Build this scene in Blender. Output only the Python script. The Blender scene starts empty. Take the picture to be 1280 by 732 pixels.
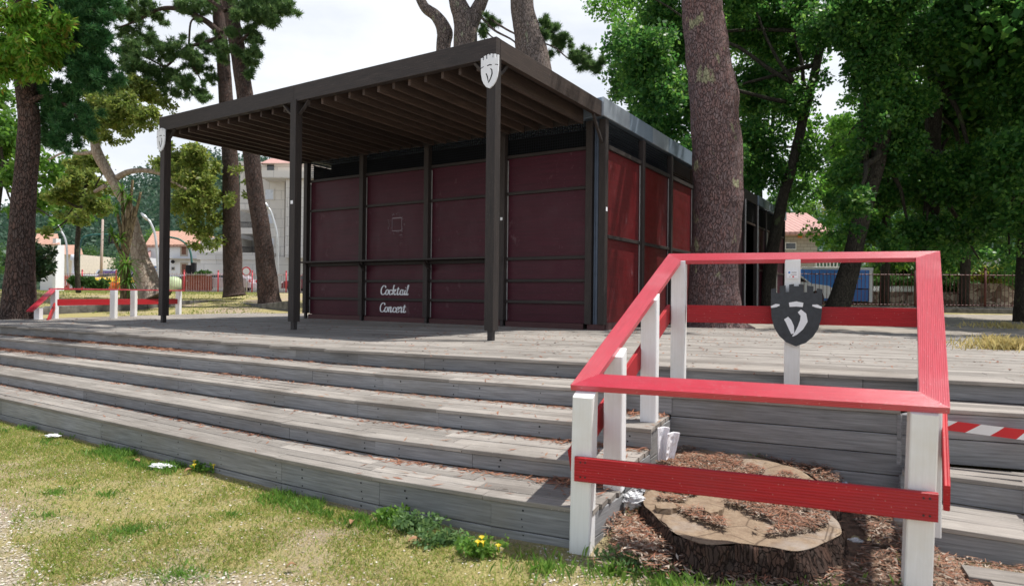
import bpy, math, random
import numpy as np
from mathutils import Vector, Matrix, noise
R = math.radians
random.seed(7)
rng = np.random.default_rng(11)

# ------------------------------------------------------------------ camera, world, sun, exposure
scene = bpy.context.scene
CAM_H = 1.36
cam_data = bpy.data.cameras.new('camera')
cam = bpy.data.objects.new('camera', cam_data)
scene.collection.objects.link(cam)
cam_data.lens = 823 / 1280 * 36
cam_data.sensor_width = 36
cam_data.clip_start = 0.05
cam_data.clip_end = 3000
cam.matrix_world = Matrix.Translation((0, 0, CAM_H)) @ Matrix.Rotation(R(90) + .004, 4, 'X') @ Matrix.Rotation(.011, 4, 'Z')
cam_data.dof.use_dof = True
cam_data.dof.focus_distance = 7.5
cam_data.dof.aperture_fstop = 2.8
scene.camera = cam

SHADOW = Vector((-1.65, -.30, -3.9))          # the way the sunlight travels
sunv = -SHADOW.normalized()
elev = math.asin(sunv.z)
azim = math.atan2(sunv.x, sunv.y)
world = bpy.data.worlds.new('World')
scene.world = world
world.use_nodes = True
nt = world.node_tree
N = nt.nodes
bg = N['Background']
sky = N.new('ShaderNodeTexSky')
sky.sky_type = 'NISHITA'
sky.sun_disc = False
sky.sun_elevation = elev
sky.sun_rotation = azim
sky.air_density = 1.0
sky.dust_density = 1.5
tc = N.new('ShaderNodeTexCoord')
sep = N.new('ShaderNodeSeparateXYZ')
nt.links.new(tc.outputs['Generated'], sep.inputs[0])
ramp = N.new('ShaderNodeMapRange')            # thin white cloud thick near the horizon, bluer overhead
ramp.inputs[1].default_value = .42
ramp.inputs[2].default_value = .66
ramp.inputs[3].default_value = .95
ramp.inputs[4].default_value = .04
nt.links.new(sep.outputs['Z'], ramp.inputs[0])
nz = N.new('ShaderNodeTexNoise')
nz.inputs['Scale'].default_value = 3.2
nz.inputs['Detail'].default_value = 7
nz.inputs['Roughness'].default_value = .55
mp = N.new('ShaderNodeMapping')
mp.inputs['Scale'].default_value = (1, 1, 2.6)
nt.links.new(tc.outputs['Generated'], mp.inputs[0])
nt.links.new(mp.outputs[0], nz.inputs['Vector'])
cr = N.new('ShaderNodeMapRange')
cr.inputs[1].default_value = .32
cr.inputs[2].default_value = .56
cr.inputs[3].default_value = .74
cr.inputs[4].default_value = 1.0
nt.links.new(nz.outputs['Fac'], cr.inputs[0])
mul = N.new('ShaderNodeMath'); mul.operation = 'MULTIPLY'
nt.links.new(ramp.outputs[0], mul.inputs[0]); nt.links.new(cr.outputs[0], mul.inputs[1])
mix = N.new('ShaderNodeMix'); mix.data_type = 'RGBA'
nt.links.new(mul.outputs[0], mix.inputs['Factor'])
nt.links.new(sky.outputs[0], mix.inputs['A'])
mix.inputs['B'].default_value = (9.2, 9.5, 10.0, 1)
nt.links.new(mix.outputs['Result'], bg.inputs['Color'])
bg.inputs['Strength'].default_value = .10

sun_data = bpy.data.lights.new('sun', 'SUN')
sun_data.energy = 4.9
sun_data.angle = R(.53)
sun_data.color = (1, .955, .89)
sun = bpy.data.objects.new('sun', sun_data)
scene.collection.objects.link(sun)
sun.rotation_euler = SHADOW.to_track_quat('-Z', 'Y').to_euler()
sun.location = (10, 0, 30)
scene.view_settings.view_transform = 'Standard'
scene.view_settings.look = 'None'
scene.view_settings.gamma = 1
scene.view_settings.exposure = 0.2
scene.cycles.max_bounces = 6
scene.cycles.transparent_max_bounces = 4

# ------------------------------------------------------------------ helpers
COL = scene.collection

def at(px, py, Y):
    """the point seen at photo pixel (px, py) at distance Y in front of the camera"""
    dx, dy = px - 640, py - 366
    c, s = math.cos(.011), math.sin(.011)
    a = dx * c + dy * s; b = -dx * s + dy * c
    X, zc = a / 823, -b / 823
    cp, sp = math.cos(.004), math.sin(.004)
    yw = cp - zc * sp; zw = sp + zc * cp
    return Vector((X * Y / yw, Y, CAM_H + zw * Y / yw))

def tag(o, label=None, cat=None, group=None, kind=None):
    if label: o['label'] = label
    if cat: o['category'] = cat
    if group: o['group'] = group
    if kind: o['kind'] = kind
    return o

def empty(name, loc, label, cat, group=None, rz=0):
    o = bpy.data.objects.new(name, None)
    COL.objects.link(o)
    o.location = loc
    o.rotation_euler = (0, 0, rz)
    o.empty_display_size = .2
    return tag(o, label, cat, group)

def copy_tree(o, parent=None):
    c = o.copy(); COL.objects.link(c)
    c.parent = parent
    for ch in list(o.children): copy_tree(ch, c)
    return c

class MB:
    def __init__(s):
        s.v = []; s.f = []; s.uv = []; s.mi = []; s.sm = []
    def face(s, pts, uvs=None, mi=0, smooth=False):
        n = len(s.v)
        s.v += [tuple(p) for p in pts]
        s.f.append(tuple(range(n, n + len(pts))))
        s.uv += uvs if uvs else [(p[0], p[1]) for p in pts]
        s.mi.append(mi); s.sm.append(smooth)
    def beam(s, p0, p1, w, h, up=(0, 0, 1), c=.004, mi=0, ends=None):
        """squared timber from p0 to p1, w wide, h high, edges eased by c; UV = (along, round) in metres"""
        p0 = Vector(p0); p1 = Vector(p1)
        d = p1 - p0; L = d.length
        if L < 1e-6: return
        d /= L
        up = Vector(up)
        side = d.cross(up)
        if side.length < 1e-4: side = d.cross(Vector((1, 0, 0)))
        side.normalize(); u2 = side.cross(d).normalized()
        a, b = w / 2, h / 2
        if c > 0 and c < min(a, b):
            cs = [(-a + c, -b), (a - c, -b), (a, -b + c), (a, b - c), (a - c, b), (-a + c, b), (-a, b - c), (-a, -b + c)]
        else:
            cs = [(-a, -b), (a, -b), (a, b), (-a, b)]
        n = len(s.v); k = len(cs)
        e0 = ends[0] if ends else None; e1 = ends[1] if ends else None
        for q, e in ((p0, e0), (p1, e1)):
            for x, y in cs:
                s0 = 0 if e is None else (x * e[0] + y * e[1] if isinstance(e, tuple) else x * e)         # mitre: shift along by x*e
                s.v.append(tuple(q + side * x + u2 * y + d * s0))
        o = random.random() * 50; o2 = random.random() * 50
        per = [0]
        for i in range(k):
            x0, y0 = cs[i]; x1, y1 = cs[(i + 1) % k]
            per.append(per[-1] + math.hypot(x1 - x0, y1 - y0))
        for i in range(k):
            j = (i + 1) % k
            s.f.append((n + i, n + j, n + k + j, n + k + i))
            s.uv += [(o, o2 + per[i]), (o, o2 + per[i + 1]), (o + L, o2 + per[i + 1]), (o + L, o2 + per[i])]
            s.mi.append(mi); s.sm.append(False)
        s.f.append(tuple(n + i for i in reversed(range(k))))
        s.uv += [(o + cs[i][0] * .3, o2 + cs[i][1]) for i in reversed(range(k))]
        s.f.append(tuple(n + k + i for i in range(k)))
        s.uv += [(o + cs[i][0] * .3, o2 + cs[i][1]) for i in range(k)]
        s.mi += [mi, mi]; s.sm += [False, False]
    def box(s, lo, hi, mi=0, c=0):
        x0, y0, z0 = lo; x1, y1, z1 = hi
        s.beam((x0, (y0 + y1) / 2, (z0 + z1) / 2), (x1, (y0 + y1) / 2, (z0 + z1) / 2), y1 - y0, z1 - z0, c=c, mi=mi)
    def slab(s, poly, z0, z1, mi=0):
        """prism over a plan polygon (counter-clockwise)"""
        s.face([(x, y, z1) for x, y in poly], mi=mi)
        s.face([(x, y, z0) for x, y in reversed(poly)], mi=mi)
        for i in range(len(poly)):
            a = poly[i]; b = poly[(i + 1) % len(poly)]
            L = math.hypot(b[0] - a[0], b[1] - a[1])
            s.face([(a[0], a[1], z0), (b[0], b[1], z0), (b[0], b[1], z1), (a[0], a[1], z1)],
                   [(0, z0), (L, z0), (L, z1), (0, z1)], mi=mi)
    def tube(s, pts, rad, n=12, mi=0, rough=0, cap=True, smooth=True, freq=2.):
        pts = [Vector(p) for p in pts]
        base = len(s.v); m = len(pts)
        prev = None; vv = 0
        for i, p in enumerate(pts):
            t = (pts[min(i + 1, m - 1)] - pts[max(i - 1, 0)]).normalized()
            if prev is None:
                a = t.cross(Vector((0, 1, 0)));
                if a.length < .1: a = t.cross(Vector((1, 0, 0)))
                a.normalize()
            else:
                a = (prev - t * prev.dot(t)).normalized()
            prev = a; b = t.cross(a)
            r = rad[i] if hasattr(rad, '__len__') else rad
            for k in range(n):
                th = 2 * math.pi * k / n
                dr = a * math.cos(th) + b * math.sin(th)
                q = p + dr * r
                if rough:
                    q += dr * rough * r * (noise.noise(Vector((q.x * freq, q.y * freq, q.z * freq * .6))) + .35 * noise.noise(Vector((q.x * freq * 5, q.y * freq * 5, q.z * freq * 2.2))))
                s.v.append(tuple(q))
        for i in range(m - 1):
            L = (pts[i + 1] - pts[i]).length
            r = rad[i] if hasattr(rad, '__len__') else rad
            for k in range(n):
                k2 = (k + 1) % n
                s.f.append((base + i * n + k, base + i * n + k2, base + (i + 1) * n + k2, base + (i + 1) * n + k))
                u0 = k / n; u1 = (k + 1) / n
                s.uv += [(u0, vv), (u1, vv), (u1, vv + L), (u0, vv + L)]
                s.mi.append(mi); s.sm.append(smooth)
            vv += L
        if cap:
            s.f.append(tuple(base + k for k in reversed(range(n)))); s.uv += [(0, 0)] * n
            s.f.append(tuple(base + (m - 1) * n + k for k in range(n))); s.uv += [(0, 0)] * n
            s.mi += [mi, mi]; s.sm += [False, False]
    def build(s, name, mats, parent=None, inv=True):
        me = bpy.data.meshes.new(name)
        me.from_pydata(s.v, [], s.f)
        uvl = me.uv_layers.new(name='UVMap')
        uvl.data.foreach_set('uv', np.array(s.uv, dtype=np.float32).ravel())
        if not isinstance(mats, (list, tuple)): mats = [mats]
        for m in mats: me.materials.append(m)
        me.polygons.foreach_set('material_index', s.mi)
        me.polygons.foreach_set('use_smooth', s.sm)
        me.update()
        o = bpy.data.objects.new(name, me)
        COL.objects.link(o)
        if parent:
            o.parent = parent
            if inv:
                bpy_m = Matrix.Translation(parent.location) @ parent.rotation_euler.to_matrix().to_4x4()
                g = parent
                par = parent.parent
                while par:
                    bpy_m = (Matrix.Translation(par.location) @ par.rotation_euler.to_matrix().to_4x4()) @ bpy_m
                    par = par.parent
                me.transform(bpy_m.inverted())
        return o

def soup(name, verts, nper, mat, parent=None, smooth=False):
    """fast mesh of separate n-gons: verts is (F*nper,3)"""
    verts = np.asarray(verts, dtype=np.float32)
    F = len(verts) // nper
    me = bpy.data.meshes.new(name)
    me.vertices.add(len(verts)); me.loops.add(len(verts)); me.polygons.add(F)
    if parent: verts = verts - np.array(parent.location, dtype=np.float32)
    me.vertices.foreach_set('co', verts.ravel())
    me.loops.foreach_set('vertex_index', np.arange(len(verts), dtype=np.int32))
    me.polygons.foreach_set('loop_start', np.arange(F, dtype=np.int32) * nper)
    me.polygons.foreach_set('loop_total', np.full(F, nper, dtype=np.int32))
    me.update(calc_edges=True)
    me.materials.append(mat)
    o = bpy.data.objects.new(name, me)
    COL.objects.link(o)
    if parent: o.parent = parent
    return o

# ------------------------------------------------------------------ materials
def mat(name, rough=.7, spec=.5):
    m = bpy.data.materials.new(name); m.use_nodes = True
    b = m.node_tree.nodes['Principled BSDF']
    b.inputs['Roughness'].default_value = rough
    b.inputs['Specular IOR Level'].default_value = spec
    return m, m.node_tree, b

def node(t, typ, **kw):
    n = t.nodes.new(typ)
    for k, v in kw.items():
        if k in ('op',): n.operation = v
        else: setattr(n, k, v)
    return n

def mixc(t, fac, a, b, blend='MIX'):
    n = t.nodes.new('ShaderNodeMix'); n.data_type = 'RGBA'; n.blend_type = blend
    for key, val in (('Factor', fac), ('A', a), ('B', b)):
        if hasattr(val, 'links') or isinstance(val, bpy.types.NodeSocket): t.links.new(val, n.inputs[key])
        elif key == 'Factor': n.inputs[key].default_value = val
        else: n.inputs[key].default_value = (*val, 1) if len(val) == 3 else val
    return n.outputs['Result']

def rng_node(t, src, a, b, c=0., d=1.):
    n = t.nodes.new('ShaderNodeMapRange')
    n.inputs[1].default_value = a; n.inputs[2].default_value = b
    n.inputs[3].default_value = c; n.inputs[4].default_value = d
    t.links.new(src, n.inputs[0]); return n.outputs[0]

def noise_node(t, vec, scale, detail=4, rough=.55, vscale=None):
    if vscale:
        m = t.nodes.new('ShaderNodeMapping'); m.inputs['Scale'].default_value = vscale
        t.links.new(vec, m.inputs[0]); vec = m.outputs[0]
    n = t.nodes.new('ShaderNodeTexNoise')
    n.inputs['Scale'].default_value = scale; n.inputs['Detail'].default_value = detail
    n.inputs['Roughness'].default_value = rough
    t.links.new(vec, n.inputs['Vector']); return n.outputs['Fac']

def bump(t, b, h, strength=.5, dist=.01, prev=None):
    n = t.nodes.new('ShaderNodeBump')
    n.inputs['Strength'].default_value = strength; n.inputs['Distance'].default_value = dist
    t.links.new(h, n.inputs['Height'])
    if prev: t.links.new(prev, n.inputs['Normal'])
    t.links.new(n.outputs[0], b.inputs['Normal']); return n.outputs[0]

def coords(t, which='Object'):
    n = t.nodes.new('ShaderNodeTexCoord'); return n.outputs[which]

def wood(name, col, dark, rough=.8, spec=.3, grain=.5, island=.35, groove=0, stain=None, stain_amt=.5, nails=False, spots=0):
    m, t, b = mat(name, rough, spec)
    uv = coords(t, 'UV'); ob = coords(t, 'Object')
    g = noise_node(t, uv, 1, 6, .62, (3.5, 75, 1))
    g2 = noise_node(t, uv, 1, 3, .5, (1.2, 9, 1))
    c = mixc(t, rng_node(t, g, .3, .72), dark, col)
    c = mixc(t, rng_node(t, g2, .35, .7, 0, grain), c, dark)
    geo = t.nodes.new('ShaderNodeNewGeometry')
    hsv = t.nodes.new('ShaderNodeHueSaturation')
    oi = t.nodes.new('ShaderNodeObjectInfo'); ra = node(t, 'ShaderNodeMath', op='ADD'); t.links.new(oi.outputs['Random'], ra.inputs[0]); t.links.new(geo.outputs['Random Per Island'], ra.inputs[1])
    rf = node(t, 'ShaderNodeMath', op='FRACT'); t.links.new(ra.outputs[0], rf.inputs[0])
    t.links.new(rng_node(t, rf.outputs[0], 0, 1, 1 - island, 1 + island), hsv.inputs['Value'])
    t.links.new(c, hsv.inputs['Color']); c = hsv.outputs[0]
    if stain:
        s = noise_node(t, ob, 1.3, 7, .65)
        c = mixc(t, rng_node(t, s, .48, .68, 0, stain_amt), c, stain)
    if spots:
        v = t.nodes.new('ShaderNodeTexVoronoi'); v.inputs['Scale'].default_value = 38
        t.links.new(ob, v.inputs['Vector'])
        c = mixc(t, rng_node(t, v.outputs['Distance'], .07, .12, spots, 0), c, (.62, .6, .56))
    t.links.new(c, b.inputs['Base Color'])
    nn = bump(t, b, g, .45, .004)
    if groove:
        w = t.nodes.new('ShaderNodeTexWave'); w.bands_direction = 'Y'; w.inputs['Scale'].default_value = groove
        w.inputs['Distortion'].default_value = 0
        t.links.new(uv, w.inputs['Vector'])
        bump(t, b, w.outputs['Fac'], .6, .003, nn)
    return m

def plain(name, col, rough=.6, spec=.5, var=.15, scale=4, metal=0, bumpy=0):
    m, t, b = mat(name, rough, spec)
    n = noise_node(t, coords(t), scale, 6, .6)
    dk = tuple(x * (1 - var) for x in col); lt = tuple(min(1, x * (1 + var)) for x in col)
    t.links.new(mixc(t, rng_node(t, n, .3, .7), dk, lt), b.inputs['Base Color'])
    b.inputs['Metallic'].default_value = metal
    if bumpy: bump(t, b, n, .5, bumpy)
    return m

def foliage(name, cols, trans=.35, rough=.5, spec=.35):
    m, t, b = mat(name, rough, spec)
    geo = t.nodes.new('ShaderNodeNewGeometry')
    r = t.nodes.new('ShaderNodeValToRGB')
    els = r.color_ramp.elements
    els[0].position = 0; els[0].color = (*cols[0], 1)
    els[1].position = 1; els[1].color = (*cols[-1], 1)
    for i, c in enumerate(cols[1:-1]):
        e = els.new((i + 1) / (len(cols) - 1)); e.color = (*c, 1)
    t.links.new(geo.outputs['Random Per Island'], r.inputs[0])
    n = noise_node(t, coords(t), .7, 3)
    c = mixc(t, rng_node(t, n, .35, .65, 0, .5), r.outputs[0], cols[0])
    t.links.new(c, b.inputs['Base Color'])
    tr = t.nodes.new('ShaderNodeBsdfTranslucent')
    hs = t.nodes.new('ShaderNodeHueSaturation'); hs.inputs['Value'].default_value = 1.8; hs.inputs['Hue'].default_value = .485
    t.links.new(c, hs.inputs['Color']); t.links.new(hs.outputs[0], tr.inputs['Color'])
    ms = t.nodes.new('ShaderNodeMixShader'); ms.inputs[0].default_value = trans
    out = t.nodes['Material Output']
    t.links.new(b.outputs[0], ms.inputs[1]); t.links.new(tr.outputs[0], ms.inputs[2]); t.links.new(ms.outputs[0], out.inputs['Surface'])
    return m

def bark(name, ridge, crack, tint=None, scale=9., zs=.33, dist=.05, lichen=None):
    m, t, b = mat(name, .92, .15)
    ob = coords(t)
    warp = t.nodes.new('ShaderNodeTexNoise'); warp.inputs['Scale'].default_value = 5
    warp.inputs['Detail'].default_value = 3
    t.links.new(ob, warp.inputs['Vector'])
    va = t.nodes.new('ShaderNodeVectorMath'); va.operation = 'MULTIPLY_ADD'
    t.links.new(warp.outputs['Color'], va.inputs[0]); va.inputs[1].default_value = (.12, .12, .22); t.links.new(ob, va.inputs[2])
    mp = t.nodes.new('ShaderNodeMapping'); mp.inputs['Scale'].default_value = (1, 1, zs)
    t.links.new(va.outputs[0], mp.inputs[0])
    v = t.nodes.new('ShaderNodeTexVoronoi'); v.feature = 'DISTANCE_TO_EDGE'; v.inputs['Scale'].default_value = scale
    t.links.new(mp.outputs[0], v.inputs['Vector'])
    v2 = t.nodes.new('ShaderNodeTexVoronoi'); v2.inputs['Scale'].default_value = scale
    t.links.new(mp.outputs[0], v2.inputs['Vector'])
    fine = noise_node(t, ob, 14, 6, .7, (1, 1, .6))
    edge = rng_node(t, v.outputs['Distance'], .0, .11)
    sepc = t.nodes.new('ShaderNodeSeparateColor'); t.links.new(v2.outputs['Color'], sepc.inputs[0])
    c = mixc(t, rng_node(t, sepc.outputs[0], 0, 1, 0, .8), ridge, tint or ridge)
    lg = noise_node(t, ob, 1.6, 3, .5); c = mixc(t, rng_node(t, lg, .35, .65, 0, .45), c, tuple((x * .75) for x in ridge))
    c = mixc(t, rng_node(t, fine, .3, .75, 0, .75), c, crack)
    c = mixc(t, rng_node(t, edge, 0, 1, .28, 1), crack, c)
    if lichen:
        l = noise_node(t, ob, 3.2, 5, .6, (1, 1, .6))
        c = mixc(t, rng_node(t, l, .61, .66, 0, .85), c, lichen)
    t.links.new(c, b.inputs['Base Color'])
    ad = t.nodes.new('ShaderNodeMath'); ad.operation = 'MULTIPLY_ADD'
    t.links.new(fine, ad.inputs[0]); ad.inputs[1].default_value = .5; t.links.new(edge, ad.inputs[2])
    bump(t, b, ad.outputs[0], .9, dist)
    return m

M = {}
M['deck'] = wood('weathered_decking', (.44, .405, .365), (.19, .175, .16), stain=(.13, .112, .095), stain_amt=.5, island=.24, spots=.5)
M['riser'] = wood('weathered_riser_blue_shade', (.39, .40, .415), (.17, .173, .18), stain=(.20, .18, .14), stain_amt=.35, island=.16)  # same weathered wood as the treads, tinted cooler to carry the blue shade
M['dark_wood'] = wood('dark_stained_wood', (.054, .040, .035), (.015, .012, .012), rough=.6, spec=.4, island=.2, spots=.18)
M['rafter'] = wood('rafter_wood', (.105, .068, .052), (.028, .019, .016), rough=.65, spec=.4, island=.45, spots=.25)
M['red'] = wood('red_paint', (.60, .022, .050), (.42, .010, .026), rough=.33, spec=.8, grain=.5, island=.05, groove=34, spots=.45, stain=(.62, .20, .22), stain_amt=.35)
_rb = M['red'].node_tree.nodes['Principled BSDF']; _rb.inputs['Coat Weight'].default_value = .55; _rb.inputs['Coat Roughness'].default_value = .28
M['red_side'] = wood('red_paint_board', (.52, .012, .020), (.34, .008, .014), rough=.5, spec=.4, grain=.5, island=.05, groove=22, spots=.3, stain=(.30, .03, .035), stain_amt=.5)
M['white'] = wood('white_paint', (.86, .87, .89), (.78, .79, .80), rough=.5, spec=.4, grain=.2, island=.02, stain=(.60, .53, .42), stain_amt=.4)
M['dark_steel'] = plain('post_shoe_steel', (.05, .045, .045), .5, metal=.6)
M['black_board'] = plain('black_board', (.030, .036, .045), .55, var=.25, scale=30)
M['white_board'] = plain('white_board', (.80, .82, .86), .5, var=.05)
M['slot'] = plain('slot_black', (.012, .012, .014), .8)
M['paper'] = plain('paper', (.85, .86, .9), .7, var=.03)
M['blue_ink'] = plain('blue_ink', (.05, .22, .6), .7)
M['red_ink'] = plain('red_ink', (.6, .04, .06), .7)
M['grey_ink'] = plain('grey_ink', (.3, .3, .32), .7)
M['zinc'] = plain('zinc_flashing', (.42, .47, .53), .42, .5, var=.12, scale=2.5, metal=.55)
M['zinc_b'] = plain('zinc_flashing_dull', (.22, .28, .35), .5, .5, var=.12, scale=2.5, metal=.45)
M['pipe'] = plain('gutter_pipe', (.075, .10, .145), .45, metal=.3)
M['alu'] = plain('aluminium_strip', (.55, .55, .55), .4, metal=.5)
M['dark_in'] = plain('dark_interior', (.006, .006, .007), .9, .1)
M['stone_dark'] = plain('retaining_concrete', (.14, .135, .125), .9, var=.55, scale=6, bumpy=.02)
M['iron'] = plain('rusty_iron_railing', (.10, .022, .02), .6)
M['red_iron'] = plain('red_iron_railing', (.55, .05, .07), .5)
M['steel'] = plain('galvanised_steel', (.5, .52, .54), .4, metal=.5)
M['green_paint'] = plain('green_pole_paint', (.02, .12, .10), .5)
M['asphalt'] = plain('asphalt', (.055, .055, .058), .9, var=.3, scale=8)
M['foam'] = plain('white_foam', (.82, .82, .86), .7, var=.06, scale=10)
M['brown_leaf'] = plain('brown_leaf', (.30, .16, .08), .8)
M['glass_dark'] = plain('dark_glass', (.03, .035, .04), .12, .8)
M['tyre'] = plain('tyre_rubber', (.02, .02, .02), .8)
M['lamp_red'] = plain('tail_lamp_red', (.5, .02, .02), .3)
M['lamp_clear'] = plain('head_lamp_clear', (.7, .72, .75), .2)

def panel_mat(name, col, lines=0):
    m, t, b = mat(name, .42, .3)
    uv = coords(t, 'UV'); ob = coords(t)
    g = noise_node(t, ob, 1, 5, .6, (1.5, 1.5, 30))
    c = mixc(t, rng_node(t, g, .3, .7), tuple(x * .72 for x in col), tuple(x * 1.15 for x in col))
    v = t.nodes.new('ShaderNodeTexVoronoi'); v.inputs['Scale'].default_value = 22
    t.links.new(ob, v.inputs['Vector'])
    c = mixc(t, rng_node(t, v.outputs['Distance'], .05, .09, .35, 0), c, (.4, .36, .38))
    s = noise_node(t, ob, 2.3, 9, .75, (1, 1, .7))
    c = mixc(t, rng_node(t, s, .60, .72, 0, .30), c, (.32, .24, .26))
    sc = noise_node(t, ob, 1, 6, .8, (30, 30, 3))
    c = mixc(t, rng_node(t, sc, .72, .78, 0, .3), c, (.4, .35, .36))
    t.links.new(c, b.inputs['Base Color'])
    t.links.new(rng_node(t, s, .3, .7, .35, .6), b.inputs['Roughness'])
    return m
M['maroon'] = panel_mat('red_panel_shade_side', (.056, .0052, .0155))  # same red board as the side wall, darkened for the shade it stands in
M['crimson'] = panel_mat('red_panel_sun_side', (.10, .006, .008))  # sunward copy of the red panel, brighter as if lit
M['plinth'] = wood('plinth_board', (.115, .055, .055), (.07, .032, .034), rough=.7, spec=.3, island=.15)

def mesh_screen(name):
    m, t, b = mat(name, .9, .0)
    ob = coords(t)
    sepx = t.nodes.new('ShaderNodeSeparateXYZ'); t.links.new(coords(t, 'UV'), sepx.inputs[0])
    def band(s, n):
        a = node(t, 'ShaderNodeMath', op='MULTIPLY'); t.links.new(s, a.inputs[0]); a.inputs[1].default_value = n
        f = node(t, 'ShaderNodeMath', op='FRACT'); t.links.new(a.outputs[0], f.inputs[0])
        g = node(t, 'ShaderNodeMath', op='LESS_THAN'); t.links.new(f.outputs[0], g.inputs[0]); g.inputs[1].default_value = .17
        return g.outputs[0]
    mx = node(t, 'ShaderNodeMath', op='MAXIMUM')
    t.links.new(band(sepx.outputs[0], 20), mx.inputs[0]); t.links.new(band(sepx.outputs[1], 20), mx.inputs[1])
    b.inputs['Base Color'].default_value = (.020, .022, .026, 1)
    tr = t.nodes.new('ShaderNodeBsdfTransparent'); ms = t.nodes.new('ShaderNodeMixShader')
    t.links.new(mx.outputs[0], ms.inputs[0]); t.links.new(tr.outputs[0], ms.inputs[1]); t.links.new(b.outputs[0], ms.inputs[2])
    t.links.new(ms.outputs[0], t.nodes['Material Output'].inputs['Surface'])
    return m
M['screen'] = mesh_screen('wire_screen')

# ground: dry grass, earth and pale grit
def ground_mat():
    m, t, b = mat('lawn_earth', .95, .1)
    ob = coords(t)
    big = noise_node(t, ob, .55, 6, .6); mid = noise_node(t, ob, 2.6, 8, .68); fine = noise_node(t, ob, 70, 8, .82)
    soil = mixc(t, rng_node(t, fine, .3, .7), (.27, .20, .14), (.54, .45, .34))
    grass = mixc(t, rng_node(t, fine, .3, .7), (.25, .225, .075), (.52, .45, .21))
    straw = mixc(t, rng_node(t, fine, .35, .65), (.30, .25, .13), (.46, .40, .24))
    grass = mixc(t, rng_node(t, mid, .45, .62, 0, .8), grass, straw)
    c = mixc(t, rng_node(t, big, .38, .52), soil, grass)
    # pale grit towards the lower left of the lawn
    sx = t.nodes.new('ShaderNodeSeparateXYZ'); t.links.new(ob, sx.inputs[0])
    ma = node(t, 'ShaderNodeMath', op='MULTIPLY_ADD'); t.links.new(sx.outputs[0], ma.inputs[0]); ma.inputs[1].default_value = .5; t.links.new(sx.outputs[1], ma.inputs[2])
    near = rng_node(t, ma.outputs[0], 1.2, 2.7, 1, 0)
    v = t.nodes.new('ShaderNodeTexVoronoi'); v.inputs['Scale'].default_value = 55; t.links.new(ob, v.inputs['Vector'])
    sc = t.nodes.new('ShaderNodeSeparateColor'); t.links.new(v.outputs['Color'], sc.inputs[0])
    grit = mixc(t, rng_node(t, sc.outputs[0], .2, .9), (.30, .25, .20), (.74, .70, .64))
    mm = node(t, 'ShaderNodeMath', op='MULTIPLY'); t.links.new(near, mm.inputs[0]); t.links.new(rng_node(t, mid, .40, .54), mm.inputs[1])
    c = mixc(t, mm.outputs[0], c, grit)
    t.links.new(c, b.inputs['Base Color'])
    ad = node(t, 'ShaderNodeMath', op='ADD'); t.links.new(fine, ad.inputs[0]); t.links.new(v.outputs['Distance'], ad.inputs[1])
    bump(t, b, ad.outputs[0], .8, .02)
    return m
M['ground'] = ground_mat()
M['litter_soil'] = plain('litter_soil', (.10, .062, .040), .95, var=.6, scale=30, bumpy=.03)
M['yard'] = plain('trodden_yard', (.27, .24, .205), .95, var=.35, scale=3, bumpy=.01)

# ------------------------------------------------------------------ plan of the place
Z_ = Vector((0, 0, 1))
DZ = .78                                        # deck height
C0 = Vector((1.510, 11.077, 0)); UA = Vector((-.8457, .5337, 0)); VA = Vector((.5337, .8457, 0))
def B(u, v, z):                                 # pavilion coordinates: u along the front, v back, z above deck
    return C0 + UA * u + VA * v + Vector((0, 0, z + DZ))
LEV = [  # lips of the steps, bottom to top: (height, far left, mid, kink, right end)
    (.21, [(-11.5, 10.75), (-5.45, 7.03), (-.80, 4.08), (.44, 3.54)]),
    (.335, [(-11.5, 11.27), (-6.25, 8.06), (-.95, 4.66), (.70, 3.97)]),
    (.475, [(-11.5, 11.80), (-7.07, 9.10), (-1.25, 5.42), (.945, 4.43)]),
    (.63, [(-11.5, 12.28), (-7.73, 9.96), (-1.15, 5.98), (1.21, 4.955)]),
    (.78, [(-11.5, 12.75), (-8.44, 10.87), (-1.55, 6.68), (1.26, 5.60)])]
LEV0 = LEV
def soften(l):
    a, m, k, e = l
    t1 = .95 / math.hypot(k[0] - m[0], k[1] - m[1]); t2 = .75 / math.hypot(k[0] - e[0], k[1] - e[1])
    p = (k[0] + (m[0] - k[0]) * t1, k[1] + (m[1] - k[1]) * t1); q = (k[0] + (e[0] - k[0]) * t2, k[1] + (e[1] - k[1]) * t2)
    c = ((p[0] + q[0]) / 4 + k[0] / 2, (p[1] + q[1]) / 4 + k[1] / 2)
    return [a, m, p, c, q, e]
LEV = [(z, soften(l)) for z, l in LEV0]
L4R = [(2.60, 4.36), (2.76, 4.47), (3.354, 4.27), (7.5, 2.75)]
LA = [(2.53, 4.27), (3.055, 3.92), (7.5, 1.55)]
LB = [(2.20, 3.80), (2.764, 3.52), (7.5, 1.10)]
D5R = [(1.26, 5.60), (2.69, 5.03), (3.62, 4.63), (7.5, 3.0)]

def line_t(x, y):                               # distance behind the first riser line
    if x > -.8: return (x + .8) * .40 + (y - 4.08) * .917 if x < 2.2 else (x - 2.2) * .47 + (y - 3.80) * .88
    return (x + .8) * .535 + (y - 4.08) * .845

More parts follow.
